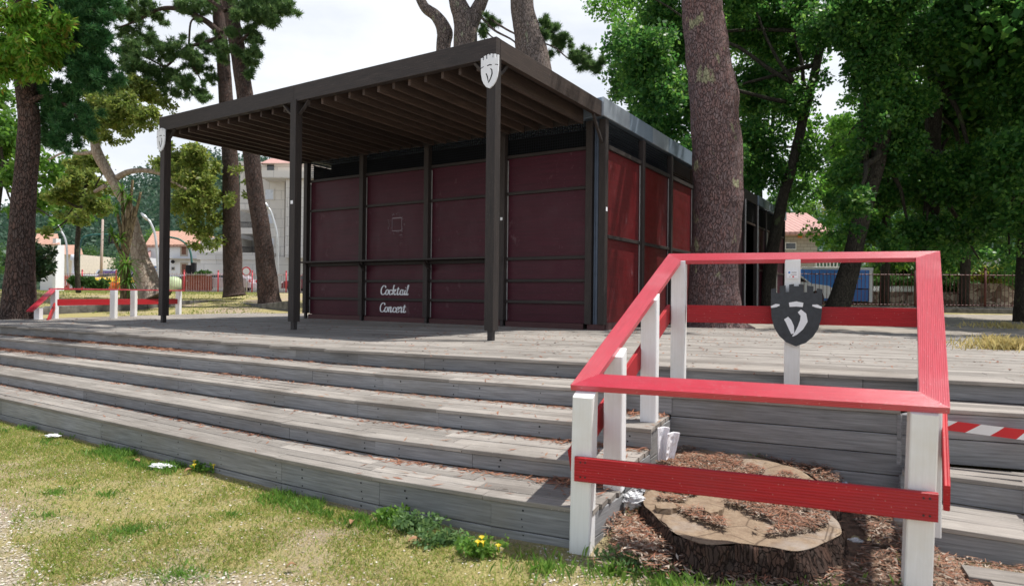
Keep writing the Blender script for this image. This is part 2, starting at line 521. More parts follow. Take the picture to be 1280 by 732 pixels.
def ground_z(x, y):
    t = line_t(x, y)
    front = -.02 + .02 * noise.noise(Vector((x * .9, y * .9, 0))) - .05 * max(0, min(1, (x - 1.7) / .6))
    if t <= 0: return front
    z = front + min(.13 * t, .45)
    k = max(0, min(1, (t - 2.3) / 1.6))
    if k:
        wl = float(np.interp(y, [8, 17, 19.5, 23, 27, 40, 60], [.66, .72, .80, 1.08, 1.27, 1.36, 1.40]))
        wr = float(np.interp(y, [8, 22, 24, 26, 32, 42, 60], [.66, .76, .80, 1.03, 1.12, 1.36, 1.40]))
        q = max(0, min(1, (x - 1) / 4))
        z = z * (1 - k) + (wl * (1 - q) + wr * q) * k
    return z

def ground_mesh():
    xs = np.unique(np.concatenate([np.linspace(-400, -30, 14), np.linspace(-30, -6, 34), np.linspace(-6, 5, 120), np.linspace(5, 30, 34), np.linspace(30, 400, 14)]))
    ys = np.unique(np.concatenate([np.linspace(-30, 0, 8), np.linspace(0, 8, 90), np.linspace(8, 45, 80), np.linspace(45, 600, 26)]))
    V = [(x, y, ground_z(x, y)) for y in ys for x in xs]
    nx = len(xs)
    Fc = [(j * nx + i, j * nx + i + 1, (j + 1) * nx + i + 1, (j + 1) * nx + i) for j in range(len(ys) - 1) for i in range(nx - 1)]
    me = bpy.data.meshes.new('ground'); me.from_pydata(V, [], Fc)
    me.polygons.foreach_set('use_smooth', [True] * len(Fc)); me.materials.append(M['ground'])
    o = bpy.data.objects.new('ground', me); COL.objects.link(o)
    tag(o, kind='structure')
ground_mesh()

def sheet(name, poly, mat_, lift, n=40, kind='structure'):
    """a skin that follows the ground inside a quad (4 plan points)"""
    a, b, c, d = [Vector((*p, 0)) for p in poly]
    V = []; Fc = []
    for j in range(n + 1):
        for i in range(n + 1):
            s, t = i / n, j / n
            p = (a * (1 - s) + b * s) * (1 - t) + (d * (1 - s) + c * s) * t
            V.append((p.x, p.y, ground_z(p.x, p.y) + lift))
    for j in range(n):
        for i in range(n):
            k = j * (n + 1) + i
            Fc.append((k, k + 1, k + n + 2, k + n + 1))
    me = bpy.data.meshes.new(name); me.from_pydata(V, [], Fc)
    me.polygons.foreach_set('use_smooth', [True] * len(Fc)); me.materials.append(mat_)
    o = bpy.data.objects.new(name, me); COL.objects.link(o)
    return tag(o, kind=kind)
sheet('yard', [(2.5, 8.6), (40, 8.6), (46, 24.2), (2.5, 24.2)], M['yard'], .03, 60)
sheet('road', [(-90, 44), (80, 44), (90, 57), (-100, 57)], M['asphalt'], .03, 24)

# ------------------------------------------------------------------ the timber terrace with its steps
terrace = empty('timber_terrace', (0, 8, DZ), 'low grey weathered timber terrace with wide shallow steps along its front', 'terrace')

def lerp2(a, b, t): return (a[0] + (b[0] - a[0]) * t, a[1] + (b[1] - a[1]) * t)

def strips(mb, lo, hi, z, n, th=.028, gap=.006, nose=.02, joint=2.4):
    """boards running along a tread between two plan polylines of equal length"""
    for k in range(n):
        t0 = k / n; t1 = (k + 1) / n
        for i in range(len(lo) - 1):
            a0 = lerp2(lo[i], hi[i], t0); a1 = lerp2(lo[i], hi[i], t1)
            b0 = lerp2(lo[i + 1], hi[i + 1], t0); b1 = lerp2(lo[i + 1], hi[i + 1], t1)
            ca = lerp2(a0, a1, .5); cb = lerp2(b0, b1, .5)
            L = math.hypot(cb[0] - ca[0], cb[1] - ca[1])
            w = (math.hypot(a1[0] - a0[0], a1[1] - a0[1]) * abs(math.sin(math.atan2(a1[1] - a0[1], a1[0] - a0[0]) - math.atan2(cb[1] - ca[1], cb[0] - ca[0]))) +
                 math.hypot(b1[0] - b0[0], b1[1] - b0[1]) * abs(math.sin(math.atan2(b1[1] - b0[1], b1[0] - b0[0]) - math.atan2(cb[1] - ca[1], cb[0] - ca[0])))) / 2
            m = max(1, round(L / joint)); cuts = [0] + sorted((j + random.uniform(-.25, .25)) / m for j in range(1, m)) + [1]
            for j in range(m):
                p = lerp2(ca, cb, cuts[j]); q = lerp2(ca, cb, cuts[j + 1])
                dz = random.uniform(-.002, .002)
                g = .0015 / max(L, .1)
                mb.beam((p[0], p[1], z - th / 2 + dz), (lerp2(p, q, 1 - g)[0], lerp2(p, q, 1 - g)[1], z - th / 2 + dz + random.uniform(-.001, .001)), w - gap, th, c=.003)

def risers(mb, line, z0, z1, n=1, back=.03, th=.024, joint=2.2, gap=.006):
    for r in range(n):
        za = z0 + (z1 - z0) * r / n; zb = z0 + (z1 - z0) * (r + 1) / n
        for i in range(len(line) - 1):
            a = Vector((*line[i], 0)); b = Vector((*line[i + 1], 0)); d = (b - a); L = d.length; d /= L
            nrm = Vector((-d.y, d.x, 0))
            m = max(1, round(L / joint)); cuts = [0] + sorted((j + random.uniform(-.3, .3)) / m for j in range(1, m)) + [1]
            for j in range(m):
                p = a + d * L * cuts[j] + nrm * back; q = a + d * (L * cuts[j + 1] - .003) + nrm * back
                off = random.uniform(-.002, .002)
                mb.beam(p + nrm * off + Vector((0, 0, (za + zb) / 2)), q + nrm * off + Vector((0, 0, (za + zb) / 2)), th, zb - za - gap, c=.003)

for i in range(4):
    z, lo = LEV[i]; hi = LEV[i + 1][1]
    hi2 = [(x + .0, y + .02) for x, y in hi]
    if i == 0: hi2[-1] = (.70, 3.99)
    if i == 1: hi2[-1] = (.945, 4.45)
    if i == 2: hi2[-1] = (1.20, 4.96)
    if i == 3: hi2[-1] = (1.55, 5.52)
    mb = MB(); strips(mb, lo, hi2, z, 4 if i else 4)
    mb.build('tread', M['deck'], terrace)
    mb = MB(); risers(mb, lo, -.12 if i == 0 else LEV[i - 1][0], z - .028, 2 if i == 0 else 1)
    mb.build('riser_board', M['riser'], terrace)
# tread of the fourth step runs on behind the stump pit
mb = MB()
strips(mb, [(1.21, 4.955), (2.60, 4.36)], [(1.55, 5.52), (2.76, 5.03)], .63, 4)
strips(mb, L4R[1:], [(2.70, 5.05), (3.62, 4.66), (7.5, 3.05)], .63, 3)
mb.build('tread', M['deck'], terrace)
mb = MB()
risers(mb, LEV[4][1], .63, DZ - .028); risers(mb, D5R, .63, DZ - .028)
mb.build('riser_board', M['riser'], terrace)
mb = MB()
risers(mb, [(1.20, 4.96), (2.66, 4.335)], .05, .602, 4, back=.035, joint=5); tag(mb.build('pit_back_boards', M['riser'], terrace), 'four stacked grey boards behind the stump')
mb = MB()
# end walls of the pit on the left
E = [(.44, 3.54), (.70, 3.97), (.945, 4.43), (1.21, 4.955)]
for k in range(3):
    a = Vector((*E[k], 0)); b = Vector((*E[k + 1], 0)); zt = LEV[k][0] - .03
    n_ = 2 if k == 0 else 3
    for r in range(n_):
        z0 = -.1 + (zt + .1) * r / n_; z1 = -.1 + (zt + .1) * (r + 1) / n_
        mb.beam(a + Vector((-.014, .03, (z0 + z1) / 2)), b + Vector((-.014, .0, (z0 + z1) / 2)), .024, z1 - z0 - .005, c=.003)
mb.build('pit_side_boards', M['riser'], terrace)
mb = MB()
strips(mb, LA, [(2.68, 4.42), (3.354, 4.24), (7.5, 2.72)], .26, 3)
strips(mb, LB, [(2.56, 4.28), (3.055, 3.93), (7.5, 1.56)], .09, 3)
mb.build('tread', M['deck'], terrace)
mb = MB()
risers(mb, L4R, .26, .602, 2); risers(mb, LA, .09, .232); risers(mb, LB, -.16, .062)
for a, b, z1 in (((2.53, 4.27), (2.66, 4.42), .23), ((2.20, 3.80), (2.54, 4.27), .06)):
    mb.beam(Vector((*a, z1 / 2 - .06)) + Vector((.02, .03, 0)), Vector((*b, z1 / 2 - .06)) + Vector((.02, 0, 0)), .024, z1 + .1, c=.003)
mb.build('riser_board', M['riser'], terrace)

mb = MB()
for i in range(5):
    z, ln = LEV[i]; z0 = LEV[i - 1][0] if i else -.02
    for k in range(1, len(ln) - 1):
        a = Vector((*ln[k], 0)); b = Vector((*ln[k + 1], 0)); d = (b - a); L = d.length; d /= L; nrm = Vector((-d.y, d.x, 0))
        s_ = .2
        while s_ < L:
            for fz in (.25, .75) if i else (.12, .38, .62, .88):
                p = a + d * (s_ + random.uniform(-.01, .01)) + nrm * .0165 + Vector((0, 0, z0 + (z - .03 - z0) * fz + random.uniform(-.01, .01)))
                r = random.uniform(.0035, .006)
                mb.face([p - d * r - Z_ * r, p + d * r - Z_ * r, p + d * r + Z_ * r, p - d * r + Z_ * r])
            s_ += random.choice([.55, .6, .65])
tag(mb.build('nail_heads', M['dark_in'], terrace), kind='stuff')

# deck boards clipped to the terrace outline
poly = [(-11.5, 12.75), (-8.44, 10.87), (-1.55, 6.68), (1.26, 5.60), (2.69, 5.03), (3.62, 4.63), (7.5, 3.0), (11.5, 1.4), (12.5, 7.7), (3.6, 13.3), (-3.0, 22.0), (-6.8, 20.1), (-8.95, 16.2), (-9.9, 12.9)]
ang = math.atan(-.40); dx_, dy_ = math.cos(ang), math.sin(ang)
def clip_span(t):                              # along-coordinates where the line at across-distance t crosses the outline
    hits = []
    for i in range(len(poly)):
        a = poly[i]; b = poly[(i + 1) % len(poly)]
        ta = -a[0] * dy_ + a[1] * dx_; tb = -b[0] * dy_ + b[1] * dx_
        if (ta - t) * (tb - t) < 0:
            k = (t - ta) / (tb - ta)
            hits.append((a[0] + (b[0] - a[0]) * k) * dx_ + (a[1] + (b[1] - a[1]) * k) * dy_)
    return (min(hits), max(hits)) if len(hits) >= 2 else None
mb = MB()
bw = .142; t = 3.0
while t < 21.5:
    sp = clip_span(t)
    if sp and sp[1] - sp[0] > .2:
        s = sp[0]
        first = True
        while s < sp[1] - .05:
            e = min(sp[1], s + (random.uniform(.8, 3.6) if first else random.choice([3.0, 3.6, 2.4]))); first = False
            z = DZ - .014 + random.uniform(-.0015, .0015)
            p = (s * dx_ - t * dy_, s * dy_ + t * dx_, z); q = ((e - .004) * dx_ - t * dy_, (e - .004) * dy_ + t * dx_, z)
            mb.beam(p, q, bw - .007, .028, c=.003)
            s = e
    t += bw
# nosing boards along the front edge
for ln in (LEV[4][1], D5R):
    for i in range(len(ln) - 1):
        a = Vector((*ln[i], DZ - .012)); b = Vector((*ln[i + 1], DZ - .012))
        d = (b - a).normalized(); nrm = Vector((-d.y, d.x, 0))
        mb.beam(a + nrm * .055, b + nrm * .055, .15, .032, c=.004)
mb.build('deck_floor', M['deck'], terrace)
# near-black sheet under the boards, standing in for the shade in the gaps
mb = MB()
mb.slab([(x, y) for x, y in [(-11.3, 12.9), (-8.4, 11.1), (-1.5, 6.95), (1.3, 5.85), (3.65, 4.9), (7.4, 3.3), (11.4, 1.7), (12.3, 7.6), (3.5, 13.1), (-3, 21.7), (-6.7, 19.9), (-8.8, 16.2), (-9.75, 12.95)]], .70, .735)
mb.build('gap_shade_sheet', M['dark_in'], terrace)

# ------------------------------------------------------------------ pavilion and pergola
def post(mb, u, v, z0, z1, w=.12, mi=0, wv=None):
    mb.beam(B(u, v, z0), B(u, v, z1), w, wv or w, up=VA, c=.005, mi=mi)
def hrail(mb, u0, v0, u1, v1, z, th, h, mi=0):
    mb.beam(B(u0, v0, z), B(u1, v1, z), th, h, c=.004, mi=mi)

WALL_U = [.07, 2.153, 3.998, 5.824, 7.616]
WALL_V = [.30, 1.95, 3.60, 5.25, 6.90, 8.55]
FV = .26

def wall_bay(par, a, b, fixed, side, panel, top=3.58, screen='screen'):
    """one bay: posts are separate. a,b = ends along the wall; side: 'u' front wall, 'v' side wall"""
    inset = .06
    def P(s, z, off=0.): return B(s, fixed + off, z) if side == 'u' else B(fixed + off, s, z)
    q = 1 if side == 'u' else 1
    a2, b2 = a + inset, b - inset
    def pan(name, z0, z1, m, off=.05, uvs=1.):
        mb = MB()
        p = [P(b2, z0, off), P(a2, z0, off), P(a2, z1, off), P(b2, z1, off)]
        if side == 'v': p = [p[1], p[0], p[3], p[2]]
        L = b2 - a2
        mb.face(p, [(0, z0), (L, z0), (L, z1), (0, z1)])
        pb = [x + (VA if side == 'u' else UA) * .018 for x in p]
        mb.face(list(reversed(pb)), [(0, z0), (L, z0), (L, z1), (0, z1)])
        for i in range(4):
            j = (i + 1) % 4
            mb.face([p[j], p[i], pb[i], pb[j]])
        return mb.build(name, m, par)
    return P, pan, a2, b2

pav = empty('pavilion', B(0, 0, 0), 'dark timber bar pavilion with maroon panels behind the pergola', 'pavilion')
def pav_rail(par, side, a, b, fixed, z, th=.045, h=.055, name='cross_rail', m='dark_wood', off=.02):
    mb = MB()
    if side == 'u': hrail(mb, a, fixed + off, b, fixed + off, z, th, h)
    else: hrail(mb, fixed + off, a, fixed + off, b, z, th, h)
    return mb.build(name, M[m], par)

# front wall
ends = [.41] + WALL_U[1:]
for i in range(4):
    a, b = ends[i], ends[i + 1]
    P, pan, a2, b2 = wall_bay(pav, a, b, FV, 'u', None)
    if i == 0: a2 = a + .01
    for z0, z1 in ((.10, .47), (.47, .86), (.86, 1.27), (1.27, 2.49), (2.49, 3.16)):
        pan('panel', z0 + .004, z1 - .004, M['maroon'])
    pan('plinth_board', .0, .10, M['plinth'], off=.0)
    pan('wire_screen', 3.20, 3.66, M['screen'], off=.03)
    for z in (.47, .86): pav_rail(pav, 'u', a2, b2, FV, z)
    pav_rail(pav, 'u', a2, b2, FV, 2.49)
    pav_rail(pav, 'u', a2, b2, FV, 3.18, h=.06)
    if i == 0: pav_rail(pav, 'u', a2, b2, FV, 1.27, h=.06)
    # thin pale strip at the left edge of the bay
    mb = MB(); mb.beam(B(b2 - .012, FV + .03, .12), B(b2 - .012, FV + .03, 3.12), .016, .012, up=VA, c=0)
    mb.build('aluminium_strip', M['alu'], pav)
# serving shelf along three bays
mb = MB(); hrail(mb, 2.25, FV - .12, 7.70, FV - .12, 1.29, .30, .035)
hrail(mb, 2.25, FV - .01, 7.65, FV - .01, 1.235, .03, .07)
shelf = mb.build('serving_shelf', M['dark_wood'], pav)
for u in (3.998, 5.824):
    mb = MB(); mb.beam(B(u - .09, FV - .22, 1.255), B(u - .09, FV - .03, 1.08), .035, .05, c=.003); mb.build('bracket', M['dark_wood'], shelf)
# posts of the front wall
for u in (WALL_U[1:]):
    mb = MB(); post(mb, u, FV - .02, .12, 3.66, .115)
    p = mb.build('wall_post', M['dark_wood'], pav)
    mb = MB(); post(mb, u, FV - .02, 0, .12, .06); mb.build('post_shoe', M['dark_steel'], p)
for u, w in ((.345, .125), (.095, .125)):
    mb = MB(); post(mb, u, FV - .03, .10, 3.62, w); mb.build('corner_post', M['dark_wood'], pav)
mb = MB(); mb.beam(B(.22, FV + .0, .05), B(.22, FV + .0, 3.62), .115, .05, up=VA, c=.01)
mb.beam(B(.245, FV - .03, .05), B(.245, FV - .03, 3.62), .02, .02, up=VA, c=.004)
mb.beam(B(.195, FV - .03, .05), B(.195, FV - .03, 3.62), .02, .02, up=VA, c=.004)
mb.build('gutter_pipe', M['pipe'], pav)
mb = MB(); post(mb, .22, FV - .01, 0, .10, .3, wv=.09); mb.build('plinth_board', M['plinth'], pav)
# side wall
SU = .05
for i in range(5):
    a, b = WALL_V[i], WALL_V[i + 1]
    def pan(name, z0, z1, m, off):
        mb = MB()
        a2, b2 = a + .05, b - .05
        p = [B(SU + off, a2, z0), B(SU + off, b2, z0), B(SU + off, b2, z1), B(SU + off, a2, z1)]
        L = b2 - a2
        mb.face(p, [(0, z0), (L, z0), (L, z1), (0, z1)])
        pb = [x + UA * .018 for x in p]
        mb.face(list(reversed(pb)), [(0, z0), (L, z0), (L, z1), (0, z1)])
        for k in range(4):
            j = (k + 1) % 4; mb.face([p[j], p[k], pb[k], pb[j]])
        return mb.build(name, m, pav)
    for z0, z1 in ((.12, 1.62), (1.62, 3.14)): pan('panel', z0 + .004, z1 - .004, M['crimson'], .05)
    pan('plinth_board', 0, .12, M['plinth'], .03)
    if i == 2:
        mb = MB()
        for k in range(10):
            z = 3.20 + k * .042
            mb.beam(B(SU + .035, a + .05, z), B(SU + .035, b - .05, z), .05, .008, up=(UA * -.6 + Vector((0, 0, 1))), c=0)
        mb.build('louvre', M['rafter'], pav)
    else: pan('wire_screen', 3.20, 3.62, M['screen'], .04)
    for z, h in ((1.62, .06), (3.17, .075)):
        mb = MB(); hrail(mb, SU + .02, a + .05, SU + .02, b - .05, z, .05, h); mb.build('cross_rail', M['dark_wood'], pav)
    mb = MB(); mb.beam(B(SU + .02, b + 0, 0), B(SU + .02, b, 3.60), .11, .11, up=VA, c=.005); mb.build('wall_post', M['dark_wood'], pav)
    mb = MB(); mb.beam(B(SU + .03, b - .065, .12), B(SU + .03, b - .065, 3.12), .014, .014, up=VA, c=0); mb.build('aluminium_strip', M['alu'], pav)
# hidden walls, inner darkness, roof
mb = MB()
mb.face([B(7.66, FV + .2, 0), B(7.66, 8.55, 0), B(7.66, 8.55, 3.6), B(7.66, FV + .2, 3.6)])
mb.face([B(7.66, 8.55, 0), B(.1, 8.55, 0), B(.1, 8.55, 3.6), B(7.66, 8.55, 3.6)])
mb.build('rear_wall', M['dark_wood'], pav)
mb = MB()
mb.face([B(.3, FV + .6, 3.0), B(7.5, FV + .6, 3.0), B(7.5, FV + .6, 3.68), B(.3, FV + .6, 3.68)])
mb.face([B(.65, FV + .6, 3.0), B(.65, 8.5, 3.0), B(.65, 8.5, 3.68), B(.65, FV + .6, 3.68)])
mb.build('inner_dark_backing', M['dark_in'], pav)  # near-black sheets behind the screens, standing in for the unlit interior
mb = MB()
c4 = [B(.05, .05, 3.66), B(.05, 8.6, 3.66), B(7.7, 8.6, 3.66), B(7.7, .05, 3.66)]
mb.face(c4); mb.face([p + Vector((0, 0, .2)) for p in reversed(c4)])
mb.build('roof_deck', M['zinc_b'], pav)
# flashing in lengths of changing sheen
segs = [(0, 1.15), (1.15, 2.35), (2.35, 3.30), (3.30, 5.3), (5.3, 7.2), (7.2, 8.62)]
for k, (a, b) in enumerate(segs):
    mb = MB(); mb.beam(B(.02, a, 3.79), B(.02, b - .004, 3.79), .04, .315, c=.006)
    mb.build('flashing', M['zinc'] if k % 2 == 0 else M['zinc_b'], pav)
mb = MB(); mb.beam(B(.04, .03, 3.79), B(7.72, .03, 3.79), .04, .315, c=.006); mb.beam(B(7.72, .0, 3.79), B(7.72, 8.6, 3.79), .04, .315, c=.006)
mb.beam(B(.0, 8.61, 3.79), B(7.72, 8.61, 3.79), .04, .315, c=.006)
mb.build('flashing', M['zinc_b'], pav)

# worn outline of a removed notice on the second panel and scuffs
def chalk_box(uc, zc, w, h):
    mb = MB(); v = FV + .047
    for (u0, z0, u1, z1, t_) in ((-w, -h, w, -h, .014), (-w, h, w, h, .02), (-w, -h, -w, h, .010), (w, -h, w, h, .008)):
        mb.beam(B(uc + u0, v, zc + z0), B(uc + u1, v, zc + z1), .002, t_, up=(0, 0, 1) if z0 == z1 else UA, c=0)
    rr = random.Random(3)
    for k in range(46):
        a = rr.uniform(0, 6.28); s = rr.uniform(1.1, 1.7)
        cu = uc + math.cos(a) * w * s * 1.15; cz = zc + math.sin(a) * h * s * 1.1; l = rr.uniform(.008, .04)
        b_ = rr.uniform(0, 3.14)
        mb.beam(B(cu, v, cz), B(cu + l * math.cos(b_), v, cz + l * math.sin(b_)), .002, rr.uniform(.003, .008), up=VA.cross(Vector((0, 0, 1))), c=0)
    return mb.build('glue_marks', plain('dried_glue', (.26, .22, .25), .8), pav)
chalk_box(4.88, 2.06, .135, .135)

# script lettering on the second bay from the left
def stroke_glyphs():
    # cubic-ish polylines in a unit box (x right, y up), x-height 0.55, ascender 1; drawn slanted
    def arc(cx, cy, rx, ry, a0, a1, n=12):
        return [(cx + rx * math.cos(R(a0 + (a1 - a0) * i / n)), cy + ry * math.sin(R(a0 + (a1 - a0) * i / n))) for i in range(n + 1)]
    G = {}
    G['C'] = (.62, [arc(.36, .80, .20, .17, -20, 150, 8)[::1] + arc(.36, .50, .30, .50, 150, 300, 12) + [(.60, .20)]])
    G['o'] = (.46, [arc(.22, .27, .17, .27, 60, 420, 16), [(.30, .50), (.40, .47), (.50, .50)]])
    G['c'] = (.42, [arc(.22, .40, .14, .12, -10, 120, 5) + arc(.22, .27, .17, .27, 120, 320, 10) + [(.48, .22)]])
    G['k'] = (.50, [[(.06, 0), (.06, .55), (.08, 1.0), (.16, .92)], [(.06, .25), (.20, .50), (.32, .55), (.34, .42), (.22, .32), (.10, .28)], [(.18, .30), (.28, .06), (.38, .0), (.50, .14)]])
    G['t'] = (.42, [[(.16, .80), (.14, .5), (.13, .12), (.20, 0), (.30, .03), (.42, .16)], [(-.04, .57), (.16, .59), (.36, .60)]])
    G['a'] = (.54, [arc(.20, .27, .16, .27, 50, 400, 14), [(.36, .55), (.34, .25), (.36, .05), (.42, .0), (.52, .14)]])
    G['i'] = (.26, [[(.08, .52), (.07, .2), (.10, .02), (.18, .02), (.28, .16)], [(.10, .72), (.11, .78)]])
    G['l'] = (.28, [[(.02, .2), (.10, .6), (.14, .98), (.08, .98), (.06, .5), (.08, .06), (.16, 0), (.28, .12)]])
    G['n'] = (.56, [[(.04, .50), (.08, .54), (.09, .3), (.08, 0)], [(.09, .30), (.20, .52), (.32, .54), (.33, .3), (.33, .06), (.40, 0), (.54, .14)]])
    G['e'] = (.42, [[(.06, .22), (.22, .26), (.34, .38), (.30, .53), (.20, .55), (.08, .42), (.04, .22), (.10, .03), (.24, 0), (.38, .08), (.46, .18)]])
    G['r'] = (.40, [[(.02, .40), (.10, .60), (.13, .50), (.26, .50), (.24, .20), (.26, .04), (.32, 0), (.42, .14)]])
    return G
GL = stroke_glyphs()
def lettering(word, u0, z0, hgt, parent):
    mb = MB(); x = 0; wpen = .064
    for ch in word:
        adv, strokes = GL[ch]
        for st in strokes:
            # resample smooth
            pts = []
            for i in range(len(st) - 1):
                for k in range(4):
                    p0 = st[max(i - 1, 0)]; p1 = st[i]; p2 = st[i + 1]; p3 = st[min(i + 2, len(st) - 1)]; t_ = k / 4
                    f = lambda a, b, c, d: .5 * (2 * b + (c - a) * t_ + (2 * a - 5 * b + 4 * c - d) * t_ ** 2 + (-a + 3 * b - 3 * c + d) * t_ ** 3)
                    pts.append((f(p0[0], p1[0], p2[0], p3[0]), f(p0[1], p1[1], p2[1], p3[1])))
            pts.append(st[-1])
            L = []; Rr = []
            for i, p in enumerate(pts):
                a = pts[max(i - 1, 0)]; b = pts[min(i + 1, len(pts) - 1)]
                tx, ty = b[0] - a[0], b[1] - a[1]; l = math.hypot(tx, ty) or 1; tx /= l; ty /= l
                w = wpen * (.45 + .75 * abs(ty)) * (1 if 0 < i < len(pts) - 1 else .55)
                L.append((p[0] - ty * w, p[1] + tx * w)); Rr.append((p[0] + ty * w, p[1] - tx * w))
            for i in range(len(pts) - 1):
                q = []
                for a in (L[i], Rr[i], Rr[i + 1], L[i + 1]):
                    sx = (x + a[0] + a[1] * .18) * hgt * 1.14; sz = a[1] * hgt
                    q.append(B(u0 - sx, FV + .046, z0 + sz))
                mb.face(q)
        x += adv
    o = mb.build('painted_lettering', M['white_board'], parent)
    return o
lettering('Cocktail', 5.34, .57, .20, pav)
lettering('Concert', 5.36, .20, .20, pav)

# small white stickers (each a thing of its own)
def card(name, p, right, up, w, h, label, cat, m='paper', marks=()):
    right = Vector(right).normalized(); up = Vector(up).normalized(); nrm = right.cross(up)
    o = empty(name, p, label, cat)
    mb = MB(); mb.beam(Vector(p) - right * w / 2, Vector(p) + right * w / 2, .002, h, up=up, c=0)
    mb.build('sheet', M[m], o)
    for (mx, my, mw, mh, mm) in marks:
        mb = MB(); c = Vector(p) + right * mx * w + up * my * h + nrm * .0022
        mb.beam(c - right * mw * w / 2, c + right * mw * w / 2, .001, mh * h, up=up, c=0); mb.build('print', M[mm], o)
    return o
Z = Vector((0, 0, 1))
card('sticker', B(3.895 - .0, -3.156 - .071, 2.02), -UA, Z, .055, .055, 'small white square sticker on the middle pergola post', 'sticker')
card('sticker', B(2.153, FV - .082, 2.02), -UA, Z, .05, .055, 'small white sticker on the wall post behind the right pergola post', 'sticker')
card('sticker', B(.0285, FV - .03, 2.08), VA, Z, .06, .07, 'tiny white sticker on the side of the pavilion corner post', 'sticker')

# pergola
perg = empty('pergola', B(3.9, -1.6, 0), 'dark brown timber pergola roof on three square posts in front of the pavilion', 'pergola')
PV = -3.156
for u in (7.58, 3.895, .105):
    mb = MB(); post(mb, u, PV, .13, 3.64, .135)
    p = mb.build('pergola_post', M['dark_wood'], perg)
    mb = MB(); post(mb, u, PV, 0, .13, .075); mb.build('post_shoe', M['dark_steel'], p)
mb = MB(); hrail(mb, 7.72, PV - .0, 3.9, PV - .0, 3.75, .10, .265); mb.build('front_beam', M['dark_wood'], perg)
mb = MB(); hrail(mb, 3.896, PV - .0, .042, PV - .0, 3.75, .10, .265); mb.build('front_beam', M['dark_wood'], perg)
mb = MB(); hrail(mb, .08, PV + .052, .08, 0.0, 3.75, .085, .26); mb.build('side_beam', M['rafter'], perg)
mb = MB(); hrail(mb, 7.66, PV + .052, 7.66, 0.1, 3.75, .085, .26); mb.build('side_beam', M['dark_wood'], perg)
nr = 25
for k in range(nr):
    u = .40 + k * .297
    mb = MB(); hrail(mb, u, PV + .06, u, .0, 3.655, .045, .24); mb.build('rafter', M['rafter'], perg)
mb = MB(); hrail(mb, .12, -1.55, 7.62, -1.55, 3.80, 3.1, .03); mb.build('roof_boards', M['dark_wood'], perg)
mb = MB(); hrail(mb, .46, .012, 7.6, .012, 3.70, .012, .30); mb.build('rafter_end_shade', M['dark_wood'], perg)  # dark strip standing in for the shaded gap behind the rafter ends
def brace(a, b):
    mb = MB(); a = Vector(a); b = Vector(b)
    mid = (a + b) / 2 + Vector((0, 0, -.015))
    mb.tube([a, mid, b], [.028, .03, .028], 4, smooth=False); mb.build('brace', M['dark_wood'], perg)
brace(B(3.895 + .07, PV, 3.42), B(3.895 + .30, PV, 3.62)); brace(B(3.895 - .07, PV, 3.42), B(3.895 - .30, PV, 3.62))
brace(B(7.58 - .07, PV, 3.42), B(7.58 - .30, PV, 3.62)); brace(B(.105 + .07, PV, 3.42), B(.105 + .30, PV, 3.62))
brace(B(.105, PV + .07, 3.42), B(.105, PV + .30, 3.62)); brace(B(.10, FV - .09, 3.22), B(.09, -.22, 3.62))

